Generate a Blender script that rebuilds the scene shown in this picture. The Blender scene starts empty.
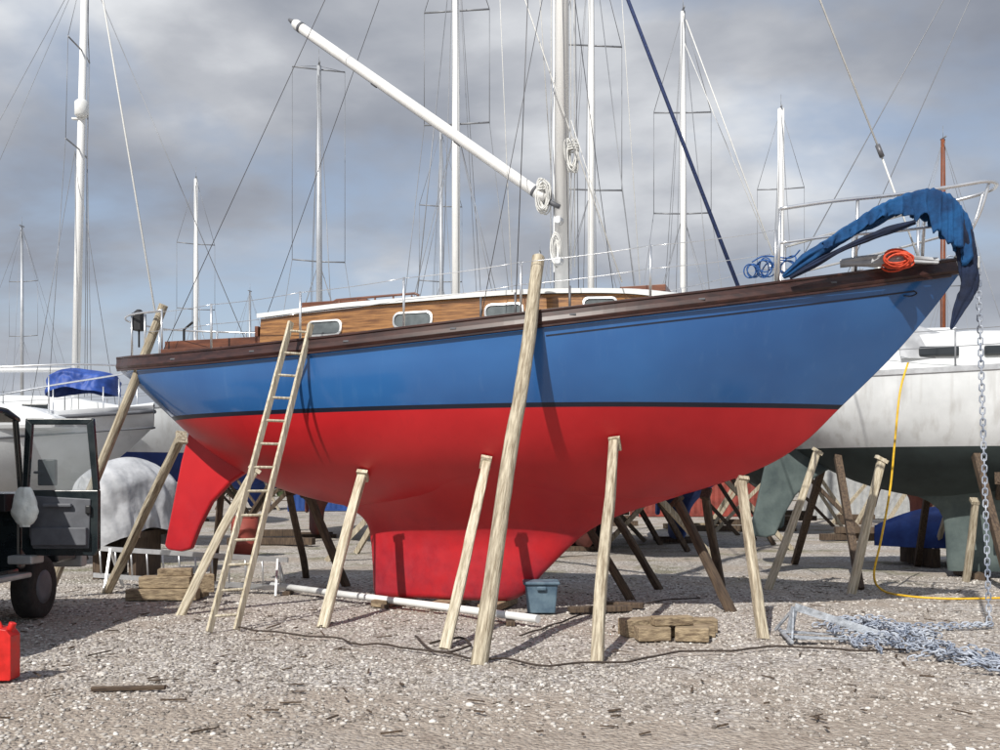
import bpy, math, random
import numpy as np
from mathutils import Vector, Matrix, noise
random.seed(7); rng=np.random.default_rng(7)
sc=bpy.context.scene
F=973.0; EYE=1.6; HZ=483.0
# survey helpers : bearing/elevation readings + distance -> metric world coordinates
def P(u,v,d): return Vector(((u-500)*d/F, d, EYE+(HZ-v)*d/F))
def G(u,v,z=0.0):
    d=EYE*F/(v-HZ); return Vector(((u-500)*d/F,d,z))

# ------------------------------------------------------------------ materials
def srgb(r,g,b):
    f=lambda c:(c/255/12.92) if c/255<=.04045 else ((c/255+.055)/1.055)**2.4
    return (f(r),f(g),f(b))
def mat(name,col,rough=.5,metal=0,var=.15,scale=5,bump=0,bscale=60,stretch=(1,1,1),col2=None,coat=0,trans=0,lo=.35,hi=.65,rvar=0.0,split=None,det=3,streak=0):
    m=bpy.data.materials.new(name); m.use_nodes=True; nt=m.node_tree; N=nt.nodes; L=nt.links
    b=N['Principled BSDF']; b.inputs['Roughness'].default_value=rough; b.inputs['Metallic'].default_value=metal
    b.inputs['Coat Weight'].default_value=coat; b.inputs['Transmission Weight'].default_value=trans
    tc=N.new('ShaderNodeTexCoord'); mp=N.new('ShaderNodeMapping'); mp.inputs['Scale'].default_value=stretch
    L.new(tc.outputs['Object'],mp.inputs['Vector'])
    n=N.new('ShaderNodeTexNoise'); n.inputs['Scale'].default_value=scale; n.inputs['Detail'].default_value=det; n.inputs['Roughness'].default_value=.6
    L.new(mp.outputs[0],n.inputs['Vector'])
    def rp(c,v,c2):
        r=N.new('ShaderNodeValToRGB'); L.new(n.outputs['Fac'],r.inputs[0])
        c1=[max(0,q*(1-v)) for q in c]; d2=c2 if c2 else [min(1,q*(1+v)) for q in c]
        if c2: c1=list(c)
        r.color_ramp.elements[0].position=lo; r.color_ramp.elements[1].position=hi
        r.color_ramp.elements[0].color=(*c1,1); r.color_ramp.elements[1].color=(*d2,1)
        return r.outputs[0]
    out=rp(col,var,col2)
    if streak:
        m2=N.new('ShaderNodeMapping'); m2.inputs['Scale'].default_value=(7,7,.5); L.new(tc.outputs['Object'],m2.inputs[0])
        n3=N.new('ShaderNodeTexNoise'); n3.inputs['Scale'].default_value=1; n3.inputs['Detail'].default_value=5; L.new(m2.outputs[0],n3.inputs['Vector'])
        r3=N.new('ShaderNodeMapRange'); r3.inputs['From Min'].default_value=.5; r3.inputs['From Max'].default_value=.75; r3.inputs['To Max'].default_value=streak; L.new(n3.outputs['Fac'],r3.inputs['Value'])
        x=N.new('ShaderNodeMix'); x.data_type='RGBA'; L.new(r3.outputs[0],x.inputs[0]); L.new(out,x.inputs[6]); x.inputs[7].default_value=(.22,.19,.15,1); out=x.outputs[2]
    if split:
        zz,bc=split; sp=N.new('ShaderNodeSeparateXYZ'); L.new(tc.outputs['Object'],sp.inputs[0])
        gt=N.new('ShaderNodeMath'); gt.operation='GREATER_THAN'; L.new(sp.outputs[2],gt.inputs[0]); gt.inputs[1].default_value=zz
        x=N.new('ShaderNodeMix'); x.data_type='RGBA'; L.new(gt.outputs[0],x.inputs[0]); L.new(rp(bc,.25,None),x.inputs[6]); L.new(out,x.inputs[7]); out=x.outputs[2]
        mr=N.new('ShaderNodeMapRange'); L.new(gt.outputs[0],mr.inputs['Value']); mr.inputs['To Min'].default_value=.85; mr.inputs['To Max'].default_value=rough; L.new(mr.outputs[0],b.inputs['Roughness'])
    L.new(out,b.inputs['Base Color'])
    if rvar:
        mr=N.new('ShaderNodeMapRange'); mr.inputs['To Min'].default_value=max(0,rough-rvar); mr.inputs['To Max'].default_value=min(1,rough+rvar)
        mr.inputs['From Min'].default_value=.3; mr.inputs['From Max'].default_value=.7
        L.new(n.outputs['Fac'],mr.inputs['Value']); L.new(mr.outputs[0],b.inputs['Roughness'])
    if bump:
        n2=N.new('ShaderNodeTexNoise'); n2.inputs['Scale'].default_value=bscale; n2.inputs['Detail'].default_value=3
        L.new(mp.outputs[0],n2.inputs['Vector'])
        bp=N.new('ShaderNodeBump'); bp.inputs['Strength'].default_value=bump; bp.inputs['Distance'].default_value=.02
        L.new(n2.outputs['Fac'],bp.inputs['Height']); L.new(bp.outputs[0],b.inputs['Normal'])
    return m

M={}
M['wood']=mat('weathered_timber',srgb(128,114,94),.85,0,scale=9,stretch=(5,5,.45),col2=srgb(200,190,168),bump=.6,bscale=25,det=6,streak=.5)
M['wood_pale']=mat('pale_timber',srgb(160,148,124),.8,0,scale=9,stretch=(5,5,.45),col2=srgb(220,211,190),bump=.5,bscale=25,det=6,streak=.3)
M['wood_dark']=mat('dark_timber',srgb(62,50,42),.85,0,scale=9,stretch=(4,4,.5),col2=srgb(98,82,66),bump=.5,bscale=25)
M['baulk']=mat('baulk_timber',srgb(104,88,70),.9,0,scale=7,stretch=(1,5,5),col2=srgb(172,154,126),bump=.6,bscale=20,det=6)
M['varnish']=mat('varnished_teak',srgb(98,62,34),.3,0,scale=5,stretch=(.6,5,9),col2=srgb(164,118,70),coat=.5,det=6)
M['mahog']=mat('mahogany_rail',srgb(40,21,20),.42,0,scale=6,stretch=(.5,3,3),col2=srgb(68,40,34),coat=.15,det=5)
M['mahog2']=mat('mahogany_light',srgb(80,44,30),.4,0,scale=6,stretch=(.5,3,3),col2=srgb(114,68,46),coat=.3)
M['white']=mat('white_paint',(.74,.75,.74),.35,0,var=.07,scale=3,rvar=.1)
M['gelcoat']=mat('white_gelcoat',(.72,.74,.76),.3,0,var=.08,scale=1.5,rvar=.12)
M['cream']=mat('cream_gelcoat',(.62,.60,.52),.35,0,var=.1,scale=1.5)
def bot(k,a,b): M[k]=mat(k+'_antifoul',a,.85,0,scale=2.5,col2=b,det=5)
GB,TB,RB,BB=srgb(54,62,62),srgb(84,98,98),srgb(92,46,42),srgb(36,58,120)
bot('greenbot',srgb(64,76,77),srgb(94,106,104)); bot('redbot',RB,srgb(116,64,56)); bot('bluebot',BB,srgb(56,80,140)); bot('tealbot',TB,srgb(106,120,118))
M['h_wg']=mat('white_green_hull',(.68,.70,.71),.3,0,var=.10,scale=1.5,split=(2.42,GB),streak=.25)
M['h_wg2']=mat('white_grey_hull',(.68,.70,.71),.3,0,var=.10,scale=1.5,split=(2.08,srgb(50,60,60)),det=6,streak=.35)
M['h_wr']=mat('white_red_hull',(.70,.72,.73),.3,0,var=.08,scale=1.5,split=(2.42,RB),streak=.25)
M['h_wb']=mat('white_blue_hull',(.70,.72,.73),.3,0,var=.08,scale=1.5,split=(2.42,BB),streak=.25)
M['h_br']=mat('blue_red_hull',srgb(40,70,130),.3,0,var=.15,scale=1.5,split=(2.42,RB))
M['bluehull']=mat('blue_gelcoat',srgb(40,70,130),.3,0,var=.15,scale=1.5)
M['steel']=mat('stainless_steel',(.74,.75,.77),.28,.85,var=.08,scale=10)
M['alu']=mat('aluminium',(.66,.67,.68),.38,.8,var=.12,scale=6)
M['mastw']=mat('mast_white',(.80,.80,.79),.35,0,var=.05,scale=2,stretch=(3,3,.6))
M['mastg']=mat('mast_grey_anodised',(.50,.52,.55),.4,.5,var=.1,scale=2)
M['mastwood']=mat('wooden_mast',srgb(120,66,40),.5,0,var=.2,scale=2)
M['wire']=mat('rigging_wire',(.12,.12,.13),.45,.3,var=.1)
M['wireg']=mat('rigging_wire_grey',(.24,.25,.27),.45,.3,var=.1)
M['wirel']=mat('light_rope',(.66,.66,.64),.7,0,var=.1,scale=30)
M['ropeblue']=mat('blue_rope',srgb(35,50,90),.8,0,var=.3,scale=40)
M['ropebr']=mat('blue_bright_rope',srgb(40,84,145),.8,0,var=.3,scale=40)
M['ropedark']=mat('old_rope',srgb(62,52,46),.9,0,var=.3,scale=30)
M['orange']=mat('orange_rope',srgb(205,75,45),.7,0,var=.2,scale=30)
M['black']=mat('black_plastic',(.018,.018,.02),.5,0,var=.2,scale=8)
M['rubber']=mat('tyre_rubber',(.022,.021,.02),.85,0,var=.3,scale=12,bump=.3)
M['darkgreen']=mat('vehicle_paint',srgb(24,32,36),.3,0,scale=3,col2=srgb(40,48,50),coat=.4,rvar=.15,det=6)
M['trimgrey']=mat('grey_trim',srgb(92,94,100),.6,0,var=.15,scale=6)
M['greypaint']=mat('silver_paint',srgb(175,176,175),.4,.3,var=.12,scale=5)
M['glass']=mat('tinted_glass',(.03,.035,.04),.06,0,var=.1)
M['winglass']=mat('cabin_glass',(.10,.115,.12),.08,0,var=.35,scale=4,coat=.5)
M['clearglass']=mat('door_glass',(.25,.29,.31),.05,0,var=.1); 
M['clearglass'].node_tree.nodes['Principled BSDF'].inputs['Alpha'].default_value=.35
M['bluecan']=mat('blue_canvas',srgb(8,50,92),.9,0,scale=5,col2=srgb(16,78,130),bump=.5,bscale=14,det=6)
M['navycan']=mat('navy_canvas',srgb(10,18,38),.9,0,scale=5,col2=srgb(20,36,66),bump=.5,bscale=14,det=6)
M['tarpgrey']=mat('grey_tarpaulin',srgb(150,152,156),.55,0,scale=3,col2=srgb(190,192,196),bump=.5,bscale=8)
M['tarpblue']=mat('blue_tarpaulin',srgb(28,58,130),.6,0,scale=3,col2=srgb(46,84,166),bump=.5,bscale=8)
M['galv']=mat('galvanised_steel',srgb(140,145,152),.6,.3,scale=14,col2=srgb(190,196,204),bump=.3,streak=.3)
M['galvb']=mat('galvanised_chain',srgb(122,132,150),.6,.25,scale=5,col2=srgb(186,192,202),bump=.2)
M['yellow']=mat('yellow_hose',srgb(214,172,40),.5,0,var=.15,scale=20)
M['red']=mat('red_plastic',srgb(196,30,24),.45,0,var=.2,scale=8,rvar=.1)
M['bin']=mat('bluegrey_plastic',srgb(66,88,106),.6,0,scale=6,col2=srgb(98,120,134))
M['bag']=mat('plastic_bag',(.80,.84,.80),.35,0,var=.08,scale=10,bump=.6,bscale=14)
M['cove']=mat('navy_stripe',(.008,.012,.03),.4)
M['redcont']=mat('red_oxide_paint',srgb(128,56,46),.7,0,var=.3,scale=2)

def hull_paint():
    m=bpy.data.materials.new('hull_paint'); m.use_nodes=True; nt=m.node_tree; N=nt.nodes; L=nt.links
    b=N['Principled BSDF']
    tc=N.new('ShaderNodeTexCoord'); sp=N.new('ShaderNodeSeparateXYZ'); L.new(tc.outputs['Object'],sp.inputs[0])
    def noi(scale,stretch=(1,1,1),det=4,rough=.6):
        mp=N.new('ShaderNodeMapping'); mp.inputs['Scale'].default_value=stretch; L.new(tc.outputs['Object'],mp.inputs[0])
        n=N.new('ShaderNodeTexNoise'); n.inputs['Scale'].default_value=scale; n.inputs['Detail'].default_value=det; n.inputs['Roughness'].default_value=rough
        L.new(mp.outputs[0],n.inputs['Vector']); return n.outputs['Fac']
    def ramp(fac,els):
        r=N.new('ShaderNodeValToRGB'); L.new(fac,r.inputs[0]); cr=r.color_ramp
        while len(cr.elements)<len(els): cr.elements.new(.5)
        for e,(p,c) in zip(cr.elements,els): e.position=p; e.color=(*c,1)
        return r.outputs[0]
    def mix(f,a,c):
        x=N.new('ShaderNodeMix'); x.data_type='RGBA'; L.new(f,x.inputs[0]) if not isinstance(f,float) else setattr(x.inputs[0],'default_value',f)
        L.new(a,x.inputs[6]); L.new(c,x.inputs[7]); return x.outputs[2]
    def math_(op,a,v,clamp=False):
        x=N.new('ShaderNodeMath'); x.operation=op; x.use_clamp=clamp; L.new(a,x.inputs[0])
        if isinstance(v,(int,float)): x.inputs[1].default_value=v
        else: L.new(v,x.inputs[1])
        return x.outputs[0]
    blue=ramp(noi(.7,(1,1,1),3),[(.3,srgb(38,84,140)),(.7,srgb(47,99,157))])
    dust=ramp(noi(3.0,(2.5,2.5,.22)),[(.58,(0,0,0)),(.85,(.14,.14,.14))])
    dc=ramp(noi(2),[(0,srgb(104,138,174)),(1,srgb(125,158,190))])
    blue=mix(dust,blue,dc)
    red=ramp(noi(1.0,(1,1,1),3),[(.3,srgb(180,24,32)),(.7,srgb(200,36,42))])
    rs=ramp(noi(4,(2.5,2.5,.3),6,.7),[(.56,(0,0,0)),(.8,(.28,.28,.28))]); rc=ramp(noi(2),[(0,srgb(136,20,30)),(1,srgb(146,26,34))]); red=mix(rs,red,rc)
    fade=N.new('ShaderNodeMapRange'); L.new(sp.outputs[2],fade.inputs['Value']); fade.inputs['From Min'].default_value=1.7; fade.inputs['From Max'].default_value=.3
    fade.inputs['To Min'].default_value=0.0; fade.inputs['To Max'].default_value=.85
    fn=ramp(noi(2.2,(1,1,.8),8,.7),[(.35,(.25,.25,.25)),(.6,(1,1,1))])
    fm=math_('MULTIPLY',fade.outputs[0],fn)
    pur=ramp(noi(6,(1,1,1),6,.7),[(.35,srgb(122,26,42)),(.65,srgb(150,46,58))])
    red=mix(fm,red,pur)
    sc_=ramp(noi(9,(.6,1,2.5),8,.78),[(.64,(0,0,0)),(.74,(.35,.35,.35))])
    lp=ramp(noi(2),[(0,srgb(214,96,94)),(1,srgb(214,96,94))])
    red=mix(sc_,red,lp)
    isb=math_('GREATER_THAN',sp.outputs[2],2.445)
    iss=math_('GREATER_THAN',sp.outputs[2],2.497)
    navy=ramp(noi(4),[(0,(.006,.009,.02)),(1,(.01,.014,.03))])
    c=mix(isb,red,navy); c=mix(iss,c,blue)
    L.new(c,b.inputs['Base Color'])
    rr=N.new('ShaderNodeMapRange'); L.new(iss,rr.inputs['Value']); rr.inputs['To Min'].default_value=.32; rr.inputs['To Max'].default_value=.10
    L.new(math_('ADD',rr.outputs[0],math_('MULTIPLY',noi(3,(1,1,1),6,.7),.16)),b.inputs['Roughness'])
    cw=math_('MULTIPLY',iss,.5); L.new(cw,b.inputs['Coat Weight']); b.inputs['Coat Roughness'].default_value=.07
    bp=N.new('ShaderNodeBump'); bp.inputs['Strength'].default_value=.2; bp.inputs['Distance'].default_value=.02
    L.new(noi(1.6,(.5,1,1.6),2),bp.inputs['Height']); L.new(bp.outputs[0],b.inputs['Normal'])
    return m
M['hull']=hull_paint()

# ------------------------------------------------------------------ mesh builder
class MB:
    def __init__(s): s.v=[];s.f=[];s.m=[];s.s=[]
    def add(s,vs,fs,mi=0,sm=False):
        o=len(s.v); s.v+= [tuple(v) for v in vs]
        for f in fs: s.f.append([i+o for i in f]); s.m.append(mi); s.s.append(sm)
    def tube(s,pts,r,n=8,mi=0,caps=True,closed=False):
        pts=[Vector(p) for p in pts]; k=len(pts)
        R=r if isinstance(r,(list,tuple)) else [r]*k
        up=None; vs=[]
        for i,p in enumerate(pts):
            if closed: t=pts[(i+1)%k]-pts[i-1]
            else: t=pts[min(i+1,k-1)]-pts[max(i-1,0)]
            if t.length<1e-9: t=Vector((0,0,1))
            t.normalize()
            if up is None:
                up=Vector((0,0,1)) if abs(t.z)<.9 else Vector((0,1,0))
            a=t.cross(up)
            if a.length<1e-4: a=t.cross(Vector((1,0,.1)))
            a.normalize(); b=a.cross(t).normalized(); up=b
            rr=R[i]; ra,rb=(rr if isinstance(rr,(list,tuple)) else (rr,rr))
            for j in range(n):
                an=2*math.pi*j/n; vs.append(p+a*math.cos(an)*ra+b*math.sin(an)*rb)
        fs=[]
        for i in range(k if closed else k-1):
            i2=(i+1)%k
            for j in range(n):
                j2=(j+1)%n; fs.append([i*n+j,i*n+j2,i2*n+j2,i2*n+j])
        s.add(vs,fs,mi,True)
        if caps and not closed:
            o=len(s.v)-len(vs)
            s.f.append([o+j for j in range(n)][::-1]); s.m.append(mi); s.s.append(False)
            s.f.append([o+(k-1)*n+j for j in range(n)]); s.m.append(mi); s.s.append(False)
    def box(s,c,size,mi=0,R=None):
        c=Vector(c); hx,hy,hz=[q/2 for q in size]
        vs=[Vector((x,y,z)) for x in(-hx,hx) for y in(-hy,hy) for z in(-hz,hz)]
        if R is not None: vs=[R@v for v in vs]
        s.add([c+v for v in vs],[[0,1,3,2],[4,6,7,5],[0,4,5,1],[2,3,7,6],[0,2,6,4],[1,5,7,3]],mi)
    def beam(s,a,b,w,h,mi=0):
        a=Vector(a);b=Vector(b);t=b-a;q=t.to_track_quat('X','Z').to_matrix()
        s.box((a+b)/2,(t.length,w,h),mi,q)
    def grid(s,rows,mi=0,sm=True,closeu=False,closev=False):
        n=len(rows[0]);k=len(rows);vs=[p for r in rows for p in r];fs=[]
        for i in range(k if closev else k-1):
            i2=(i+1)%k
            for j in range(n if closeu else n-1):
                j2=(j+1)%n; fs.append([i*n+j,i*n+j2,i2*n+j2,i2*n+j])
        s.add(vs,fs,mi,sm)
    def extr(s,poly,axis,a,b,mi=0,taper=None):
        def mk(p,t):
            if axis=='y': return (p[0],t,p[1])
            if axis=='x': return (t,p[0],p[1])
            return (p[0],p[1],t)
        n=len(poly); vs=[mk(p,a) for p in poly]+[mk(p,b) for p in poly]
        fs=[[i,(i+1)%n,n+(i+1)%n,n+i] for i in range(n)]+[list(range(n))[::-1],list(range(n,2*n))]
        s.add(vs,fs,mi)
    def torus(s,c,R,r,n=16,m=6,mi=0,rot=None,sx=1,sy=1):
        pts=[]
        for i in range(n):
            a=2*math.pi*i/n; p=Vector((R*sx*math.cos(a),R*sy*math.sin(a),0))
            if rot is not None: p=rot@p
            pts.append(Vector(c)+p)
        s.tube(pts,r,m,mi,closed=True)
    def obj(s,name,mats,parent=None,bevel=0,mw=None,fixn=True):
        me=bpy.data.meshes.new(name); me.from_pydata(s.v,[],s.f)
        for k in (mats if isinstance(mats,list) else [mats]): me.materials.append(M[k])
        me.polygons.foreach_set('material_index',s.m); me.polygons.foreach_set('use_smooth',s.s)
        me.update()
        if fixn:
            import bmesh
            bm=bmesh.new(); bm.from_mesh(me); bmesh.ops.recalc_face_normals(bm,faces=bm.faces); bm.to_mesh(me); bm.free()
        o=bpy.data.objects.new(name,me); sc.collection.objects.link(o)
        if parent: o.parent=parent
        if mw is not None: o.matrix_world=mw
        if bevel:
            bv=o.modifiers.new('Bevel','BEVEL'); bv.width=bevel; bv.segments=2; bv.limit_method='ANGLE'; bv.angle_limit=math.radians(35)
        return o
def empty(name,loc=(0,0,0),rz=0):
    e=bpy.data.objects.new(name,None); sc.collection.objects.link(e); e.location=loc; e.rotation_euler=(0,0,rz); e.empty_display_size=.3
    return e
def sag(a,b,s,n=12):
    a=Vector(a);b=Vector(b); return [a.lerp(b,i/n)-Vector((0,0,s*4*(i/n)*(1-i/n))) for i in range(n+1)]
def spline(pts,n=6):
    pts=[Vector(p) for p in pts]; out=[]
    for i in range(len(pts)-1):
        p0=pts[max(i-1,0)];p1=pts[i];p2=pts[i+1];p3=pts[min(i+2,len(pts)-1)]
        for k in range(n):
            t=k/n; out.append(.5*((2*p1)+(p2-p0)*t+(2*p0-5*p1+4*p2-p3)*t*t+(3*p1-p0-3*p2+p3)*t**3))
    out.append(pts[-1]); return out
def pch(tab):
    x=np.array([t[0] for t in tab],float);y=np.array([t[1] for t in tab],float)
    h=np.diff(x);d=np.diff(y)/h;m=np.zeros(len(x))
    for i in range(1,len(x)-1):
        if d[i-1]*d[i]>0:
            w1=2*h[i]+h[i-1];w2=h[i]+2*h[i-1];m[i]=(w1+w2)/(w1/d[i-1]+w2/d[i])
    m[0]=d[0];m[-1]=d[-1]
    def f(q):
        q=min(max(q,x[0]),x[-1]);i=int(min(np.searchsorted(x,q,side='right')-1,len(x)-2));i=max(i,0)
        t=(q-x[i])/h[i]
        return float((2*t**3-3*t*t+1)*y[i]+(t**3-2*t*t+t)*h[i]*m[i]+(-2*t**3+3*t*t)*y[i+1]+(t**3-t*t)*h[i]*m[i+1])
    return f

# ------------------------------------------------------------------ hull form
S0,S1=-4.95,5.84
sheer=pch([(-4.95,3.24),(-4,3.19),(-3.2,3.18),(-1.6,3.21),(1,3.35),(3.1,3.56),(4.6,3.77),(5.84,3.97)])
half=pch([(-4.95,.55),(-4.5,.82),(-4,1.02),(-3.2,1.24),(-1.6,1.5),(0,1.6),(1,1.58),(2,1.45),(3.1,1.17),(4,.86),(4.8,.52),(5.4,.25),(5.84,.035)])
prof=pch([(-4.95,3.04),(-4.6,2.78),(-4.2,2.42),(-3.77,2.05),(-3.2,1.72),(-2.41,1.43),(-1.4,1.26),(0,1.2),(1.2,1.2),(2.0,1.28),(2.6,1.41),(3.1,1.55),(3.8,1.82),(4.2,2.08),(4.56,2.44),(5.22,3.12),(5.62,3.62),(5.84,3.93)])
pp=pch([(-4.95,2.2),(-3,2.3),(0,2.6),(2,2.3),(3.5,1.7),(5,1.3),(5.84,1.2)])
qq=pch([(-4.95,.55),(-3,.72),(0,.75),(2,.8),(3.5,.9),(5,1.0),(5.84,1.0)])
def sect(s,t): return half(s)*max(0,(1-(1-t)**pp(s)))**qq(s)
def hb(s,z):
    zc,zs=prof(s),sheer(s)
    if z<=zc or z>=zs or s<S0 or s>S1: return 0
    return sect(s,(z-zc)/(zs-zc))
def stations(n):
    return [S0+(S1-S0)*(.5-.5*math.cos(math.pi*i/n))*.5+ (S1-S0)*(i/n)*.5 for i in range(n+1)]
KL=[(.10,-1.28,.60,.14,.45),(.13,-1.29,.70,.18,.45),(.48,-1.31,1.07,.19,.45),(.75,-1.33,1.34,.19,.45),(.9,-1.35,1.50,.215,.5),(1.02,-1.38,1.66,.265,.55),(1.13,-1.46,1.86,.34,.65),(1.24,-1.62,2.12,.44,.8),(1.36,-1.9,2.5,.57,.95),(1.48,-2.2,2.85,.71,1.1),(1.6,-2.5,3.1,.85,1.2),(1.72,-2.7,3.3,.965,1.3),(1.84,-2.8,3.4,1.05,1.4)]
kfn=[pch([(r[0],r[i]) for r in KL]) for i in range(1,5)]
def hull_parts(parent,mats,n=70,nj=20,kn=30):
    mb=MB(); rows=[]
    for s in stations(n):
        zc,zs=prof(s),sheer(s); r=[]
        for j in range(nj,-1,-1):
            t=(j/nj)**1.35; r.append((s,-sect(s,t),zc+(zs-zc)*t))
        for j in range(1,nj+1):
            t=(j/nj)**1.35; r.append((s,sect(s,t),zc+(zs-zc)*t))
        rows.append(r)
    mb.grid(rows,0,True)
    mb.add(rows[0],[list(range(len(rows[0])))],0,False)
    h=mb.obj('hull',mats[0],parent)
    kb=MB(); rr=[]
    for zi in range(kn+1):
        z=.10+(1.84-.10)*zi/kn; a,b,w,ex=[f(z) for f in kfn]
        if zi==0: w*=.9
        ring=[];nn=28
        for i in range(nn): 
            u=i/nn; x=b+(a-b)*(1-math.cos(u*math.pi))/2; q=(x-a)/(b-a); ring.append((x,-w*(max(0,1-(2*q-1)**2))**ex,z))
        for i in range(nn):
            u=i/nn; x=a+(b-a)*(1-math.cos(u*math.pi))/2; q=(x-a)/(b-a); ring.append((x,w*(max(0,1-(2*q-1)**2))**ex,z))
        rr.append(ring)
    kb.grid(rr,0,True,closeu=True); kb.add(rr[0],[list(range(len(rr[0])))],0)
    kb.obj('ballast_keel',mats[-1],parent)
    rb=MB(); rb.extr([(-4.12,2.5),(-4.3,1.9),(-4.46,1.2),(-4.58,.70),(-4.52,.64),(-4.3,.62),(-4.14,.66),(-4.0,.98),(-3.8,1.32),(-3.5,1.6),(-3.15,1.80),(-3.3,2.3)],'y',-.055,.055)
    rb.obj('rudder',mats[-1],parent,bevel=.03)
    return h
def strip(side,fn,s0,s1,n=70):
    rows=[]
    for i in range(n+1):
        s=s0+(s1-s0)*i/n; b=half(s); z=sheer(s)
        rows.append([(s,side*(b+o),z+dz) for o,dz in fn(s)])
    return rows
def deck_mesh(parent,matn,cut=None):
    mb=MB(); rows=[]
    for s in stations(50):
        b=half(s); z=sheer(s)
        rows.append([(s,b*q,z-.02+.06*(1-q*q)) for q in (-1,-.75,-.5,-.25,0,.25,.5,.75,1)])
    mb.grid(rows); mb.obj('deck',matn,parent)

# ================================================================== MAIN YACHT
TH=math.radians(18)
BO=Vector((-.45,12.6,0))
yacht=empty('sailing_yacht',BO,-TH)
YM=Matrix.Translation(BO)@Matrix.Rotation(-TH,4,'Z'); YI=YM.inverted()
def B(u,v,d): return YI@P(u,v,d)     # into boat frame
hull_parts(yacht,['hull'],n=110,nj=30,kn=50)
deck_mesh(yacht,'cream')
mb=MB()
for sd in(-1,1):
    rows=strip(sd,lambda s:[(.03,-.055),(.045,-.02),(.03,.03),(.022,.085),(.035,.09),(.035,.115),(-.05,.115),(-.05,.09),(-.03,.085),(-.03,-.055)],S0-.02,S1+.01,90)
    mb.grid(rows,0,False,closeu=True); mb.add(rows[0],[list(range(10))]); mb.add(rows[-1],[list(range(10))])
mb.beam((S0,-.57,3.28),(S0,.57,3.28),.06,.16)
mb.obj('toe_rail','mahog',yacht,bevel=.004)
mb=MB()
for sd in(-1,1):
    rows=strip(sd,lambda s:[(.032,-.085),(.05,-.08),(.05,-.06),(.032,-.056)],S0,S1-.1,90); mb.grid(rows,0,False,closeu=True)
mb.obj('rubbing_strake','mahog',yacht)
mb=MB()
for sd in(-1,1):
    for s0,s1,dz in((1.5,5.35,-.165),):
        rows=[]
        for i in range(121):
            s=s0+(s1-s0)*i/120; rr=[]
            for q in (0,.016):
                z=sheer(s)+dz-q; rr.append((s,sd*(hb(s,z)+.004),z))
            rows.append(rr)
        mb.grid(rows)
    pts=[]
    for s,dz in((5.35,-.172),(5.38,-.2),(5.32,-.22),(5.24,-.205)):
        z=sheer(s)+dz; pts.append((s,sd*(hb(s,z)+.004),z))
    mb.tube(spline(pts,4),.007,6)
mb.obj('cove_stripe','cove',yacht)
mb=MB()
for s in np.arange(-3.6,5,1.35):
    mb.box((s,-(half(s)+.036),sheer(s)+.02),(.07,.012,.02))
mb.obj('rail_fairleads','trimgrey',yacht,bevel=.003)

# cabin trunk
cw=pch([(-2.48,.93),(-1,1.0),(.8,1.0),(1.8,.88),(2.5,.66),(2.85,.45),(3.0,.30)])
ct=pch([(-2.48,3.72),(-1,3.78),(1,3.80),(2.2,3.78),(3.0,3.70)])
cs=[-2.48+5.48*i/60 for i in range(61)]
mb=MB()
for sd in(-1,1):
    mb.grid([[(s,sd*cw(s),sheer(s)-.05),(s,sd*(cw(s)-.05),ct(s))] for s in cs],0,True)
for s in(-2.48,3.0):
    mb.add([(s,-cw(s),sheer(s)-.05),(s,cw(s),sheer(s)-.05),(s,cw(s)-.05,ct(s)),(s,-cw(s)+.05,ct(s))],[[0,1,2,3]])
for sd in(-1,1):
    mb.tube([(s,sd*(cw(s)+.01),sheer(s)+.04) for s in cs],.02,6)
mb.obj('cabin_sides','varnish',yacht)
mb=MB()
def roof(off,dz):
    return [[(s+(off*.6 if i==60 else (-off*.6 if i==0 else 0)),(cw(s)-.05+off)*q,ct(s)+dz+.09*(1-q*q)) for q in(-1,-.9,-.7,-.4,0,.4,.7,.9,1)] for i,s in enumerate(cs)]
a=roof(.05,0);b=roof(.05,.055)
mb.grid(a);mb.grid(b)
for q in(0,-1): mb.grid([[r1[q],r2[q]] for r1,r2 in zip(a,b)],0,False)
for q in(0,-1): mb.grid([[x,y] for x,y in zip(a[q],b[q])],0,False)
mb.obj('cabin_roof','white',yacht)
mb=MB()
mb.box((-1.7,0,3.95),(.95,.75,.09),0); mb.box((2.35,0,3.92),(.55,.55,.08),0); mb.box((.3,0,3.97),(.5,.5,.09),0)
for sd in(-1,1):
    for s0_,s1_ in((-1.55,-.35),):
        mb.tube([(s0_,sd*.7,3.90),(s0_+.06,sd*.7,3.93),(s1_-.06,sd*.7,3.95),(s1_,sd*.7,3.92)],.018,6)
        for s in np.linspace(s0_+.1,s1_-.1,5): mb.tube([(s,sd*.7,3.86),(s,sd*.7,3.93)],.014,6)
    mb.box((-3.2,sd*.85,3.36),(1.5,.05,.26)); 
mb.box((-2.55,0,3.4),(.05,1.75,.45)); mb.box((-3.95,0,3.33),(.05,1.7,.18)); mb.box((-4.35,0,3.3),(.5,.4,.1))
mb.box((-3.2,-.98,3.31),(1.4,.1,.1)); 
mb.obj('hatches_and_coamings','mahog2',yacht,bevel=.012)
mb=MB()
mb.tube([(.75,-.2,3.9),(.75,-.2,3.97)],.05,12); mb.tube([(1.9,.3,3.85),(1.9,.3,3.93)],.06,12)
for n_ in(-.25,.25): mb.tube([(-3.0,n_,3.35),(-3.0,n_,3.5),(-3.0,n_,3.53)],[.05,.06,.03],12)
mb.obj('deck_vents','white',yacht,bevel=.01)
mb=MB(); mb.tube(spline([(-4.3,0,3.35),(-4.0,0,3.52),(-3.4,0,3.6),(-3.0,0,3.58)],5),.025,8); mb.obj('tiller','varnish',yacht)
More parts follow.
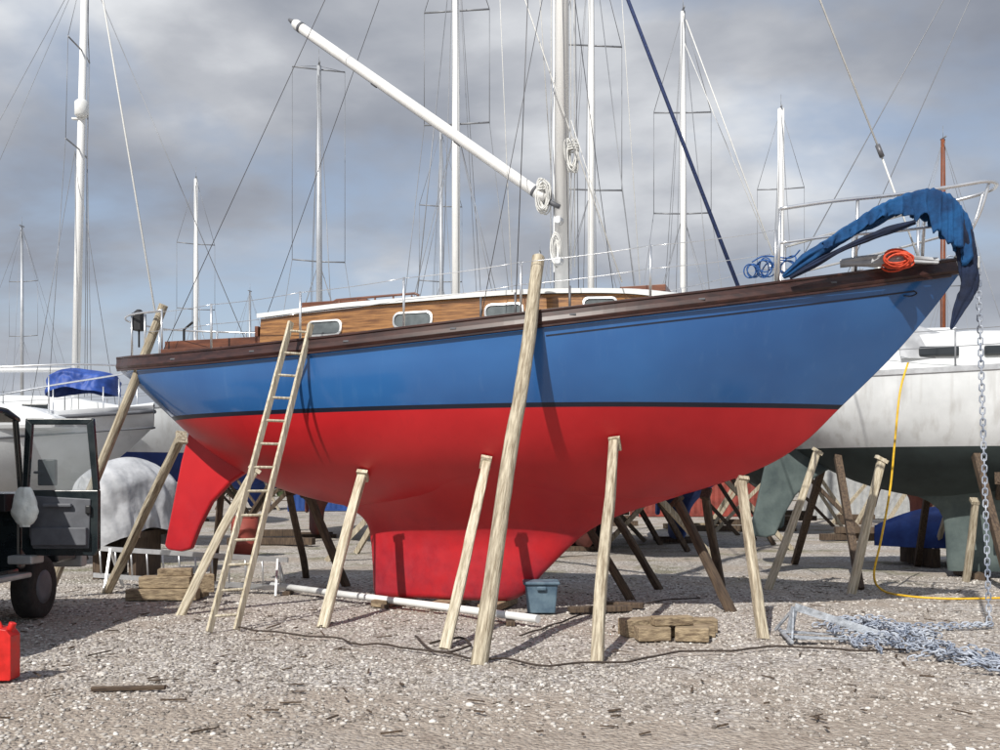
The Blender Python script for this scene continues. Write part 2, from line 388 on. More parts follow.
def rr2(w,h,r,n=5):
    pts=[]
    for cx,cy,a0 in((w/2-r,h/2-r,0),(-w/2+r,h/2-r,90),(-w/2+r,-h/2+r,180),(w/2-r,-h/2+r,270)):
        for i in range(n+1):
            a=math.radians(a0+90*i/n); pts.append((cx+r*math.cos(a),cy+r*math.sin(a)))
    return pts
wf=MB();wg=MB()
for sd in(-1,1):
    for s,w,hh_ in((-1.52,.50,.205),(-.32,.52,.205),(.84,.48,.19),(1.95,.40,.16)):
        z=(sheer(s)+ct(s))/2+.045+(.01 if s>1 else 0); n0=sd*(cw(s)-.027); sl=(cw(s+.1)-cw(s-.1))/.2*sd
        X=Vector((1,sl,0)).normalized(); Zv=Vector((0,-sd*.1,1)).normalized(); Nn=X.cross(Zv)*(1 if sd<0 else -1)
        if Nn.y*sd<0: Nn=-Nn
        c=Vector((s,n0,z))
        o=rr2(w,hh_,hh_*.4);i_=rr2(w-.045,hh_-.045,hh_*.32)
        A=[c+X*p[0]+Zv*p[1]+Nn*.018 for p in o];Bq=[c+X*p[0]+Zv*p[1]+Nn*.022 for p in i_];C=[c+X*p[0]+Zv*p[1]-Nn*.01 for p in o];D=[c+X*p[0]+Zv*p[1]+Nn*.006 for p in i_]
        wf.grid([C,A,Bq,D],0,False,closeu=True); wg.add(D,[list(range(len(D)))])
wf.obj('window_frames','alu',yacht); wg.obj('window_glass','winglass',yacht)

# mast
mb=MB()
mx=1.29
mb.tube([(mx,0,3.85),(mx,0,14.2)],[(.09,.115),(.08,.10)],24)
mb.obj('mast','mastw',yacht)
mb=MB()
mb.box((mx,0,3.93),(.36,.34,.06))
mb.box((mx-.10,0,9),(.02,.03,9.5),0)
mb.tube([(mx-.13,0,5.2),(mx-.3,0,5.2)],.03,8)
for z,sd in((4.35,-1),(4.6,1),(4.85,-1)):
    mb.tube([(mx,sd*.10,z),(mx,sd*.15,z),(mx,sd*.17,z),(mx,sd*.22,z)],[.05,.05,.03,.045],14)
for sd in(-1,1):
    mb.tube([(mx,sd*.06,8.9),(mx-.08,sd*1.0,8.98)],[.03,.018],8)
mb.obj('mast_fittings','alu',yacht)
mb=MB()
for i,(dx,dy) in enumerate(((-.13,-.06),(.13,-.05),(.16,0.02))):
    mb.tube([(mx+dx,dy,4.1+.1*i),(mx+dx*.95,dy*.92,8),(mx+dx*.75,dy*.8,14)],.006,5)
def coil(mb,c,R,L,n,r,seed,mi=0,tilt=.3):
    rd=random.Random(seed)
    for i in range(n):
        rot=Matrix.Rotation(rd.uniform(-tilt,tilt),3,'Z')@Matrix.Rotation(math.pi/2+rd.uniform(-tilt,tilt),3,'X')@Matrix.Rotation(rd.uniform(-.15,.15),3,'Z')
        mb.torus(Vector(c)+Vector((rd.uniform(-.03,.03),rd.uniform(-.04,.04),rd.uniform(-.03,.03))),R*rd.uniform(.7,1.15),r,18,5,mi,rot,1,L/R*rd.uniform(.8,1.1))
coil(mb,B(573,156,12.0),.06,.19,14,.009,1)
coil(mb,B(543,196,12.15),.07,.19,16,.009,2)
for q in(B(573,156,12.0),B(543,196,12.15)): 
    for k_ in(0,.03,-.03): mb.torus(q+Vector((0,0,.10+k_)),.07,.010,14,5)
coil(mb,(mx-.05,-.16,4.5),.05,.2,7,.009,3)
mb.obj('halyard_coils','wirel',yacht)
ba=B(546,199,12.15); bb=B(294,23,13.4)
mb=MB(); d=(bb-ba).normalized()
mb.tube([ba,ba.lerp(bb,.02),bb-d*.04,bb],[.05,.070,.068,.05],20)
mb.obj('boom','mastw',yacht)
mb=MB(); off=Vector((0,0,-.078))
mb.tube([ba+off,bb+off],.010,6)
for t in(.04,.97): mb.tube([ba.lerp(bb,t)-d*.02,ba.lerp(bb,t)+d*.02],.074,20)
for t in(.33,.66): mb.tube([ba.lerp(bb,t)-d*.05+off,ba.lerp(bb,t)+d*.05+off],.02,8)
mb.tube([bb,bb+d*.10],[.04,.02],10); mb.tube([ba,ba-d*.12,B(560,207,12.1)],.03,8)
mb.obj('boom_fittings','trimgrey',yacht)
# standing rigging
W=MB();WL=MB()
def ln(mb,a,b,r=.006,s=0,mi=0): mb.tube(sag(a,b,s,10) if s else [a,b],r,5,mi)
top=Vector((mx,0,14.1))
for sd in(-1,1):
    sp=Vector((mx-.08,sd*1.0,8.98))
    cp=lambda s:Vector((s,sd*(half(s)-.04),sheer(s)+.1))
    ln(W,cp(1.15),sp,.006); ln(W,sp,top,.006)
    ln(W,cp(.75),(mx,sd*.08,8.8),.005); ln(W,cp(1.75),(mx,sd*.08,8.8),.005)
    ln(W,cp(-3.9),top,.005)
    for s in(.75,1.15,1.75): W.tube([cp(s)-Vector((0,0,.1)),cp(s)+Vector((0,0,.25))],.014,6)
fs=Vector((5.46,0,3.98))
p1=B(879,149,11.0); p2=B(820,0,11.35)
d_=(p2-p1)
ln(WL,fs,p1,.011); ln(WL,p1,p1+d_*6.,.011)
W.tube([p1-d_.normalized()*.10,p1+d_.normalized()*.05],.028,8)
NB=MB()
NB.tube([B(738,286,10.9),B(628,0,11.9),B(628,0,11.9)+(B(628,0,11.9)-B(738,286,10.9))*1.2],.022,8)
NB.obj('furled_stay','ropeblue',yacht)
for (a,b,r) in (((525,0,12.0),(622,282,10.9),.008),((622,0,12.2),(640,284,11.2),.005),((500,0,12.1),(512,292,10.9),.005),((686,20,13),(776,262,12.2),.008),((684,42,13.4),(766,240,12.6),.005),((571,120,12.1),(600,210,11.6),.005),((540,0,12.1),(551,170,12.1),.006)):
    pa,pb=B(*a),B(*b)
    if a[1]==0: pa=pb+(pa-pb)*1.9
    ln(WL,pb,pa,r)
W.obj('standing_rigging','wire',yacht); WL.obj('running_rigging','wirel',yacht)
# lifelines
mb=MB()
ss=[-4.3,-3.0,-1.6,-.2,1.2,2.6,3.9]
for sd in(-1,1):
    for s in ss:
        bq=Vector((s,sd*(half(s)-.08),sheer(s)+.08)); mb.tube([bq,bq+Vector((0,0,.62))],.015,8); mb.tube([bq-Vector((0,0,.06)),bq+Vector((0,0,.03))],.028,8)
    for hgt in(.36,.61):
        for a_,b_ in zip(ss[:-1],ss[1:]):
            A_=Vector((a_,sd*(half(a_)-.08),sheer(a_)+.08+hgt));B_=Vector((b_,sd*(half(b_)-.08),sheer(b_)+.08+hgt)); mb.tube(sag(A_,B_,.015,6),.0045,5)
toprail=spline([(3.95,-.88,4.57),(4.5,-.72,4.65),(5.1,-.5,4.72),(5.7,-.34,4.80),(6.05,-.26,4.85),(6.18,-.12,4.86),(6.2,0,4.86),(6.18,.12,4.86),(6.05,.26,4.85),(5.7,.34,4.80),(5.1,.5,4.72),(4.5,.72,4.65),(3.95,.88,4.57)],5)
midrail=spline([(3.95,-.88,4.2),(4.5,-.72,4.27),(5.1,-.48,4.33),(5.6,-.30,4.40),(5.9,-.15,4.44)],5)
mb.tube(toprail,.021,8); mb.tube(midrail,.016,8); mb.tube([(p[0],-p[1],p[2]) for p in midrail],.016,8)
for sd in(-1,1):
    for (s,n,z) in((3.95,.88,4.57),(4.75,.62,4.68),(5.45,.42,4.76)):
        mb.tube([(s,sd*n,z),(s-.02,sd*(half(s)-.03 if s<5.4 else .2),sheer(s)+.08)],.018,8)
    mb.tube(spline([(6.1,sd*.2,4.85),(6.0,sd*.17,4.5),(5.78,sd*.08,4.08)],5),.018,8)
mb.tube(spline([(-3.9,-1.0,3.88),(-4.6,-.75,3.9),(-4.95,-.4,3.9),(-5.0,0,3.9),(-4.95,.4,3.9),(-4.6,.75,3.9),(-3.9,1.0,3.88)],5),.014,8)
for s,n in((-3.9,1.0),(-4.6,.72),(-4.93,.3)):
    for sd in(-1,1): mb.tube([(s,sd*n,3.9),(s,sd*n,3.3)],.013,8)
mb.obj('guard_rails','steel',yacht)
mb=MB()
mb.box((5.83,0,4.02),(.40,.17,.13)); mb.tube([(5.98,-.07,4.03),(5.98,.07,4.03)],.055,12)
mb.box((5.4,0,4.03),(.3,.12,.06)); mb.tube([(5.0,0,3.8),(5.0,0,4.05)],.05,12); mb.tube([(5.0,-.12,4.0),(5.0,.12,4.0)],.02,8)
for s in(4.6,-4.2):
    for sd in(-1,1): mb.box((s,sd*(half(s)-.12),sheer(s)+.1),(.22,.04,.04))
mb.obj('bow_roller_and_cleats','greypaint',yacht,bevel=.01)
mb=MB()
c=B(139,322,13.4); mb.box(c,(.14,.14,.24)); mb.tube([c+Vector((0,0,.12)),c+Vector((0,0,.17))],[.08,.03],8)
mb.tube([c+Vector((.0,0,-.35)),c+Vector((0,0,0))],.015,6)
mb.tube([(-4.5,.3,3.25),(-4.5,.3,3.85),(-4.35,.3,3.95)],.02,8)
mb.obj('stern_lamp','black',yacht,bevel=.01)

def cloth(name,path,radii,parent,matn,seed=0,n=40,amp=.3,fold=5,rag=1.0):
    pts=spline(path,14); k=len(pts); rows=[]
    rad=[]
    for i in range(k):
        t=i/(k-1)*(len(radii)-1); j=min(int(t),len(radii)-2); f=t-j; rad.append([radii[j][q]*(1-f)+radii[j+1][q]*f for q in(0,1)])
    for i,p in enumerate(pts):
        t=(pts[min(i+1,k-1)]-pts[max(i-1,0)]).normalized()
        a=t.cross(Vector((0,1,0.05))).normalized(); b=a.cross(t).normalized(); row=[]
        bulge=1+rag*(.22*noise.noise(Vector((i*.12,seed*3.1,0)))+.08*noise.noise(Vector((i*.35,seed,7))))
        for j in range(n):
            an=2*math.pi*j/n
            w=1+amp*noise.noise(Vector((math.cos(an)*2.2,math.sin(an)*2.2,i*.06+seed)))+amp*.55*abs(math.sin(an*fold/2+i*.05+seed+1.2*noise.noise(Vector((i*.05,seed,2)))))-amp*.25
            w*=bulge
            row.append(p+a*math.cos(an)*rad[i][0]*w+b*math.sin(an)*rad[i][1]*w)
        rows.append(row)
    mb=MB(); mb.grid(rows,0,True,closeu=True); mb.add(rows[0],[list(range(n))]);mb.add(rows[-1],[list(range(n))])
    return mb.obj(name,matn,parent)
def drape(name,path,drops,parent,matn,seed,wd=.05,front=1.0,back=.7):
    """canvas thrown over a line, both flaps hanging in soft pleats with an uneven hem"""
    pts=spline(path,16); k=len(pts); rows=[]; nj=36
    for i,p in enumerate(pts):
        t=i/(k-1)*(len(drops)-1); j=min(int(t),len(drops)-2); drop=drops[j]*(1-(t-j))+drops[j+1]*(t-j)
        tt=(pts[min(i+1,k-1)]-pts[max(i-1,0)]).normalized(); nn=Vector((tt.y,-tt.x,0))
        if nn.length<.01: nn=Vector((0,-1,0))
        nn.normalize(); row=[]; q_=i/16
        for j in range(nj+1):
            v=j/nj*2-1; a=abs(v); sg=1 if v>0 else -1
            dd=drop*(front if v>0 else back)*(1+.45*noise.noise(Vector((q_*2.6,seed,sg*3.))))
            pleat=(.10*noise.noise(Vector((q_*4.5,seed+5,sg*2.)))+.05*noise.noise(Vector((q_*11,seed+9,sg))))*a
            z=-dd*max(0,(a-.12)/.88)-.02*a*a
            off=sg*wd*min(1,a/.2)**.6+pleat
            row.append(p+nn*off+tt*(.05*noise.noise(Vector((q_*3,a*2,seed)))*a)+Vector((0,0,z+.018*noise.noise(Vector((q_*7,v*6,seed))))))
        rows.append(row)
    mb=MB(); mb.grid(rows,0,True); o=mb.obj(name,matn,parent,fixn=False)
    so_=o.modifiers.new('s','SOLIDIFY'); so_.thickness=.008
    return o
pb=[B(*q) for q in((783,277,10.6),(802,262,10.5),(826,247,10.4),(852,231,10.4),(880,216,10.35),(900,206,10.35))]
cloth('sail_cover',pb,[(.02,.03),(.06,.06),(.055,.06),(.065,.07),(.07,.07),(.05,.06)],yacht,'bluecan',1,amp=.45,fold=5)
pb=[B(*q) for q in((822,243,10.36),(850,224,10.34),(878,206,10.3),(906,194,10.28),(930,190,10.27),(948,196,10.3),(962,212,10.34),(968,226,10.38))]
drape('sail_cover_flap',pb,[.06,.14,.12,.22,.40,.50,.46,.30],yacht,'bluecan',5,.06,1.0,.8)
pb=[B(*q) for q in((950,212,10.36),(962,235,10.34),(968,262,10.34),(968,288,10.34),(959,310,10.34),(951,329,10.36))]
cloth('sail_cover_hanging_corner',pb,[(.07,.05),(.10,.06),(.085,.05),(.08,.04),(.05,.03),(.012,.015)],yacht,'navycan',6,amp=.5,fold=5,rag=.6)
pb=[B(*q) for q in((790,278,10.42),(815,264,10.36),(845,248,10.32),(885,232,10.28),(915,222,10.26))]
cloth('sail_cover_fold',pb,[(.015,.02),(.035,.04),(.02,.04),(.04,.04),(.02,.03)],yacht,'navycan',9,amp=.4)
mb=MB()
coil(mb,B(897,260,10.45),.14,.08,11,.012,6,0,.5)
mb.obj('orange_rope_coil','orange',yacht)
mb=MB()
coil(mb,B(765,268,11.0),.10,.11,5,.008,8,0,.8); coil(mb,B(752,271,11.0),.08,.09,3,.008,12,0,.9); coil(mb,B(786,266,10.9),.12,.1,3,.008,13,0,.9)
mb.tube(spline([B(752,262,11),B(765,256,11),B(790,258,10.8),B(800,250,10.7)],5),.009,5)
mb.obj('blue_rope_tangle','ropebr',yacht)
cloth('stowed_bundle',[B(*q) for q in((840,264,10.7),(870,261,10.6),(905,259,10.5),(938,261,10.45))],[(.04,.05),(.06,.06),(.05,.06),(.03,.04)],yacht,'tarpgrey',3,amp=.5)
mb=MB()
for s in(-1.0,-.2,.45): mb.box((s,0,.052),(.24,.95,.09))
mb.obj('keel_blocks','baulk',yacht,bevel=.01)

# ------------------------------------------------------------------ timber props
def strut(name,a,b,w,matn='wood',pad=True,parent=None,square=True):
    a=Vector(a);b=Vector(b);t=b-a;L=t.length; mb=MB(); rows=[]; sd=random.random()*50
    nr=24
    for i in range(nr+1):
        z=L*i/nr; ox=noise.noise(Vector((z*.5,sd,0)))*w*.35; oy=noise.noise(Vector((z*.5,sd,9)))*w*.35
        row=[]
        for j in range(12):
            an=2*math.pi*(j+.5)/12; c_,s_=math.cos(an),math.sin(an); e=.45 if square else 1
            r=w/2*(1+.10*noise.noise(Vector((z*3,j*1.3,sd))))*(1.06-.12*i/nr)
            row.append((ox+r*math.copysign(abs(c_)**e,c_),oy+r*math.copysign(abs(s_)**e,s_),z))
        rows.append(row)
    mb.grid(rows,0,not square,closeu=True); mb.add(rows[0],[list(range(12))]);mb.add(rows[-1],[list(range(12))])
    if pad:
        mb.box((0,random.uniform(-.01,.02),L-.02),(w*1.15,w*1.45,.05),0,Matrix.Rotation(random.uniform(.1,.35),3,'X')); 
    mw=Matrix.Translation(a)@t.to_track_quat('Z','Y').to_matrix().to_4x4()@Matrix.Rotation(random.uniform(-.3,.3),4,'Z')
    return mb.obj(name,matn,parent,mw=mw)
def hull_hit(u,v,side=-1):
    d=8.5
    while d<15:
        q=B(u,v,d)
        if abs(q.y)<hb(q.x,q.z) and q.y<0: return d
        d+=.01
    return None
def prop(f,t,w,matn='wood',dd=None,back=.06,**k):
    a=G(*f,z=-.03) if len(f)==2 else P(*f)
    if dd is None:
        dd=hull_hit(*t); dd=(dd or 12.2)-back
    strut('timber_prop',a,P(t[0],t[1],dd),w,matn,**k)
prop((48,597),(164,305),.125,'wood',13.1,pad=False,square=False)
prop((106,592),(182,436),.11,'wood')
prop((180,614),(256,468),.11,'wood_pale',12.1)
prop((322,626),(363,474),.115,'wood_pale')
prop((443,648),(486,461),.11,'wood_pale')
prop((479,664),(540,258),.15,'wood',10.95,pad=False,square=False)
prop((597,661),(615,442),.11,'wood')
prop((764,638),(742,480),.105,'wood',11.1)
prop((733,612),(676,500),.11,'wood_dark',12.6)  # far-side props from here on: their shade is painted in as dark timber colour
prop((722,590),(706,492),.11,'wood_dark',12.9)
prop((632,600),(583,520),.11,'wood_dark',13.3)
prop((660,588),(612,512),.10,'wood_dark',13.4)
prop((306,577),(290,490),.11,'wood_dark',13.9)
prop((345,585),(306,492),.11,'wood_dark',14.0)
prop((212,583),(222,480),.10,'wood_dark',14.3)
prop((395,592),(410,500),.10,'wood_dark',13.6)
prop((769,588),(818,450),.12,'wood_pale',14.6)
prop((851,593),(882,458),.12,'wood_pale',14.0)

mb=MB()
la,lb=G(209,632),P(291,322,11.5); wv=Vector((.25,.16,0)); 
ra,rb_=la+wv,lb+wv*.85
mb.beam(la,lb,.035,.075);mb.beam(ra,rb_,.035,.075)
n=13
for i in range(n):
    t=(i+.6)/n; mb.tube([la.lerp(lb,t),ra.lerp(rb_,t)],.016,8)
o=mb.obj('wooden_ladder','wood_pale',bevel=.004)

# ------------------------------------------------------------------ neighbouring yachts
def other_yacht(mastpos,head,k,mats,mast_top,mastmat='mastw',mr=.075,cab='gelcoat',spr=(.5,.75),mlean=0,rig=1.0,radar=False,cover=None,mast_r_top=.8,zs=.96,line=None,boom=True):
    hd=math.radians(head); o=Vector(mastpos)-Matrix.Rotation(hd,3,'Z')@Vector((.9*k,0,0)); o.z=0
    e=empty('sailing_yacht',o,hd); e.scale=(k,k,k*zs)
    hull_parts(e,mats,n=36,nj=12,kn=14)
    deck_mesh(e,'cream')
    mb=MB()
    for sd in(-1,1):
        rows=strip(sd,lambda s:[(.02,-.03),(.02,.05),(-.03,.05),(-.03,-.03)],S0,S1,36); mb.grid(rows,0,False,closeu=True)
    mb.obj('toe_rail','alu',e)
    mb=MB()
    prof_=[(-2.6,3.1),(-2.5,3.78),(-1.2,3.86),(.9,3.82),(2.2,3.6),(2.8,3.42),(2.8,3.2)]
    rows=[]
    for q,sh in((-1,0),(-.93,1),(-.5,1),(0,1),(.5,1),(.93,1),(1,0)):
        rows.append([(s*(1 if sh else 1.0),q*(.95 if s<1.5 else .95-.35*(s-1.5)/1.3),(z+.05*(1-q*q)) if sh else 3.2) for s,z in prof_])
    mb.grid(rows,0,False); mb.box((-1.7,0,3.95),(.9,.7,.1)); mb.box((-3.2,.85,3.33),(1.3,.12,.25)); mb.box((-3.2,-.85,3.33),(1.3,.12,.25))
    mb.obj('coachroof',cab,e,bevel=.02)
    mb=MB()
    for sd in(-1,1):
        for s in(-1.7,-.7,.3): mb.box((s,sd*.945,3.55),(.62,.06,.16))
    mb.obj('cabin_windows','glass',e,bevel=.03)
    mt=mast_top/ (k*zs)
    mb=MB(); mb.tube([(.9,0,3.5),(.9+mlean*.5,0,(3.5+mt)/2),(.9+mlean,0,mt)],[mr,mr,mr*mast_r_top],12)
    if boom: mb.tube([(.8,0,4.6),(-3.2,0,4.55)],.06,10)
    mb.obj('mast_and_boom',mastmat,e)
    wb=MB(); r=.008*rig
    for f in spr:
        z=3.5+(mt-3.5)*f
        for sd in(-1,1): wb.tube([(.9+mlean*f,0,z),(.8+mlean*f,sd*.75,z+.05)],.022,6)
    wb.tube([(.9+mlean,0,mt),(.9+mlean,0,mt+.5)],.008,5); wb.tube([(.9+mlean-.15,0,mt+.05),(.9+mlean+.2,0,mt+.05)],.03,6)
    for sd in(-1,1):
        last=Vector((.8,sd*1.5,3.4))
        for f in spr:
            pt=Vector((.8+mlean*f,sd*.75,3.5+(mt-3.5)*f+.05)); wb.tube([last,pt],r,4); last=pt
        wb.tube([last,(.9+mlean,0,mt)],r,4)
        wb.tube([(.4,sd*1.5,3.4),(.9,0,3.5+(mt-3.5)*spr[0])],r,4); wb.tube([(1.5,sd*1.45,3.4),(.9,0,3.5+(mt-3.5)*spr[0])],r,4)
    wb.tube([(5.7,0,4),(.9+mlean,0,mt)],r*1.3,5); wb.tube([(-4.8,0,3.3),(.9+mlean,0,mt)],r,4)
    wb.tube([(-3.1,0,4.6),(.9+mlean,0,mt)],r*.8,4)
    wb.tube([(1.1,.1,3.9),(.98+mlean,.03,mt)],r,4); wb.tube([(1.3,-.3,3.9),(.98+mlean,-.03,mt-.3)],r,4)
    for sd in(-1,1):
        for s in(-4.3,-3,-1.6,-.2,1.2,2.6,3.9,5.2): wb.tube([(s,sd*(half(s)-.06),sheer(s)),(s,sd*(half(s)-.06),sheer(s)+.62)],.014,6)
        for h_ in(.35,.6): wb.tube([(s,sd*(half(s)-.06),sheer(s)+h_) for s in np.linspace(-4.3,5.4,14)],.006,4)
    wb.obj('rigging_and_guardrails','wireg',e)
    if cover:
        cloth('boom_cover',[Vector(p) for p in((.7,0,4.75),(-.8,0,4.7),(-2.2,0,4.66),(-3.2,0,4.6))],[(.16,.1),(.14,.1),(.12,.09),(.06,.05)],e,cover,2)
    if radar:
        mb=MB(); mb.tube([(1.1,-.1,radar),(1.1,-.1,radar+.05),(1.1,-.1,radar+.38),(1.1,-.1,radar+.45)],[.12,.17,.17,.10],16); mb.box((1.0,-.05,radar-.03),(.3,.1,.04)); mb.obj('radar_dome','white',e)
    for s in(-3.2,-1.2,1.2,3.0):
        for sd in(-1,1):
            mb=MB(); mb.beam((s+random.uniform(-.3,.3),sd*2.3,0),(s,sd*hb(s,1.95),1.95),.11,.11); mb.obj('support_strut',random.choice(['wood_dark','wood','wood_dark']),e)
    mb=MB()
    for s in(-.9,.3): mb.box((s,0,.05),(.25,1.1,.1))
    mb.obj('keel_blocks','wood_dark',e)
    return e
def at(u,d): return ((u-500)*d/F,d,0)
rn=other_yacht(at(1085,16.3),-8,1.0,['h_wg2','greenbot'],14,cab='gelcoat',zs=1.05,boom=False)
mb=MB(); rows=[]
for i in range(9):
    a_=math.pi*i/8; rows.append([(-2.3+.9*t-.15*math.sin(a_),-1.0*math.cos(a_)*(1-.12*t),3.45+(.85-.35*t)*math.sin(a_)**.6*1.0) for t in(0,.33,.66,1)])
mb.grid(rows,0,True); mb.obj('spray_hood','tarpgrey',rn)
other_yacht(at(456,22),-97,1.0,['h_wg','greenbot'],14.5,mr=.095,spr=(.57,.8),cover='tarpblue')
other_yacht(at(591,22.5),-84,1.0,['h_br','redbot'],14.5,mr=.08,spr=(.45,.75))
other_yacht(at(683,25.5),-92,1.0,['h_wb','bluebot'],13.95,mr=.08,cover='navycan')
other_yacht(at(319,28),-75,1.0,['h_wr','redbot'],13.6,'mastg',mr=.08,spr=(.45,.99))
other_yacht(at(781,32),-100,1.0,['h_wg','tealbot'],13.9,mr=.11,mast_r_top=1)
other_yacht(at(441,34),-80,1.0,['h_wr','redbot'],13.9,'mastg',mr=.07)
A_=other_yacht(at(75,25),4,1.02,['h_wb','bluebot'],15,mr=.10,spr=(.58,.8),mlean=.25,radar=11.2)
other_yacht(at(196,40),-70,1.0,['h_wg','greenbot'],14.1,mr=.09)
other_yacht(at(22,46),-100,1.0,['h_br','redbot'],13.7,'mastg',mr=.08)
other_yacht(at(943,34),-85,1.0,['h_wr','redbot'],13.6,'mastwood',mr=.09)
other_yacht(at(860,50),-60,1.0,['h_wr','redbot'],12.5,'mastg',mr=.08)
other_yacht(at(250,58),-110,1.0,['h_wb','bluebot'],13,'mastg',mr=.08)
other_yacht(at(540,48),-95,1.0,['h_wg','greenbot'],13,'mastg',mr=.08)
mb=MB(); a_=P(155,312,21.5); b_=P(103,0,24); mb.tube([a_,b_,b_+(b_-a_)*.35],.022,6); o_=mb.obj('headsail_halyard','wirel',None)
o_.parent=A_; o_.matrix_parent_inverse=(Matrix.Translation(A_.location)@Matrix.Rotation(math.radians(4),4,'Z')@Matrix.Diagonal((*A_.scale,1))).inverted()

# ------------------------------------------------------------------ motor cruiser (left)
e=empty('motor_cruiser',(-11.4,18.6,-.25),math.radians(-6))
mb=MB()
rows=[]
for i in range(41):
    t=i/40; x=-4.2+9.2*t; w=1.65*(1-max(0,(t-.45)/.55)**2.2); w=max(w,.03); zs=2.75+.55*t*t; zc=1.15+ (0 if t<.6 else 1.75*((t-.6)/.4)**2); cz=zc+.55+.2*t
    cz=min(cz,zs-.05)
    row=[]
    for sd,seq in((-1,((1.0,zs),(.97,(zs+cz)/2),(.86*(1-.25*t),cz),(0,zc))),(1,((.86*(1-.25*t),cz),(.97,(zs+cz)/2),(1.0,zs)))):
        for q,z in seq: row.append((x,sd*w*q,z))
    rows.append(row)
mrows=rows
mb.grid(rows,0,True); mb.add(rows[0],[list(range(7))]); 
mb.grid([[r[0],((r[0][0]),0,r[0][2]+.05),r[-1]] for r in rows],0,False)
mb.obj('hull','gelcoat',e)
mb=MB()
mb.extr([(-3.6,2.7),(-3.6,3.5),(-2.9,3.95),(.1,3.95),(1.3,3.4),(3.2,3.2),(3.8,3.0),(3.8,2.8)],'y',-1.25,1.25)
mb.extr([(-2.8,3.96),(-2.7,4.3),(-1.0,4.35),(-.4,3.96)],'y',-1.0,1.0)
mb.obj('superstructure','gelcoat',e,bevel=.08)
mb=MB()
mb.extr([(-3.2,3.45),(-2.8,3.82),(-1.6,3.82),(-1.6,3.45)],'y',-1.262,1.262); mb.extr([(-1.4,3.45),(-1.4,3.82),(0,3.82),(.85,3.45)],'y',-1.262,1.262)
mb.extr([(1.4,3.0),(1.5,3.2),(2.7,3.1),(2.9,2.95)],'y',-1.262,1.262)
mb.obj('windows','glass',e,bevel=.02)
mb=MB()
for sd in(-1,1):
    mb.tube(spline([(-1,sd*1.6,3.3),(1.5,sd*1.5,3.75),(3.6,sd*.95,3.95),(4.8,sd*.2,4.0)],5),.02,6)
    for x,w in((-.5,1.6),(.8,1.55),(2.2,1.38),(3.5,.95),(4.5,.35)): mb.tube([(x,sd*w,3.0),(x,sd*w,3.75)],.016,6)
mb.obj('bow_rails','steel',e)
mb=MB()
for sd in(-1,1): mb.tube([(r[0][0],sd*abs(r[0][1])*1.01,r[0][2]-.12) for r in rows],.04,6)
for sd in(-1,1): mb.tube([(r[0][0],sd*abs(r[0][1])*.99,r[0][2]-.42) for r in rows],.02,6)
mb.obj('rubbing_band','trimgrey',e)
mb=MB()
for x in(-3,0,2.5):
    mb.box((x,0,.7),(.3,1.8,.9))
    for sd in(-1,1): mb.beam((x,sd*2.1,.2),(x,sd*1.3,1.8),.1,.1)
mb.obj('cradle','wood_dark',e)
e=empty('motor_cruiser',(-15.5,24,-.1),math.radians(8))
mb=MB(); mb.grid(rows,0,True); mb.add(rows[0],[list(range(7))]); mb.grid([[r[0],((r[0][0]),0,r[0][2]+.05),r[-1]] for r in rows],0,False); mb.obj('hull','cream',e)
mb=MB(); mb.extr([(-3.6,2.7),(-3.6,3.9),(-1.9,4.1),(.1,4.0),(1.3,3.4),(3.2,3.2),(3.8,2.8)],'y',-1.25,1.25); mb.obj('superstructure','gelcoat',e,bevel=.08)
mb=MB(); mb.extr([(-3.2,3.45),(-2.8,3.82),(0,3.82),(.85,3.45)],'y',-1.262,1.262); mb.obj('windows','glass',e,bevel=.02)
def tarp(name,c,L,Wd,zb,zt,rz,matn,seed):
    """sheet thrown over a ridge, hanging in pleats"""
    mb=MB(); rows=[]; nx=70; ny=44
    for i in range(nx+1):
        t=i/nx; x=(t-.5)*L; env=min(1,(math.sin(math.pi*min(max(t,.0),1)))**.35+.15)
        ridge=zt-.30*(zt-zb)*(2*t-1)**2+.06*noise.noise(Vector((x*1.5,seed,0)))
        row=[]
        for j in range(ny+1):
            q=j/ny*2-1; a=abs(q); 
            if a<.45: y=q/.45*.42*Wd*env; z=ridge-(a/.45)**1.6*.28*(zt-zb)
            else:
                f=(a-.45)/.55; y=math.copysign((.42+.08*f)*Wd*env,q); z=ridge-(.28+.72*f)*(zt-zb)
            pl=noise.noise(Vector((x*2.6,seed,q*1.4)))*.13*min(1,a*1.6)+.035*noise.noise(Vector((x*9,q*4,seed)))
            z+=.10*noise.noise(Vector((x*2,q,seed+4)))*a
            row.append((x+.04*noise.noise(Vector((q*5,x,seed))),y+math.copysign(pl,q),z))
        rows.append(row)
    mb.grid(rows,0,True)
    for q in(0,-1):
        mb.add(rows[q],[list(range(ny+1))])
    return mb.obj(name,matn,None,mw=Matrix.Translation(c)@Matrix.Rotation(rz,4,'Z'))
c=P(128,0,16.8); c.z=0
tarp('covered_dinghy',c,1.9,1.3,.85,2.05,1.1,'tarpgrey',3)
mb=MB()
for dx in(-.3,.3): mb.box((c.x+dx,c.y,.35),(.12,1.2,.7))
mb.box((c.x,c.y,.74),(.9,1.3,.1))
mb.obj('boat_trestle','wood_dark')
c=P(84,0,22.2); c.z=0
tarp('tarpaulin_cover',c,1.5,1.3,3.7,4.2,.1,'tarpblue',8)
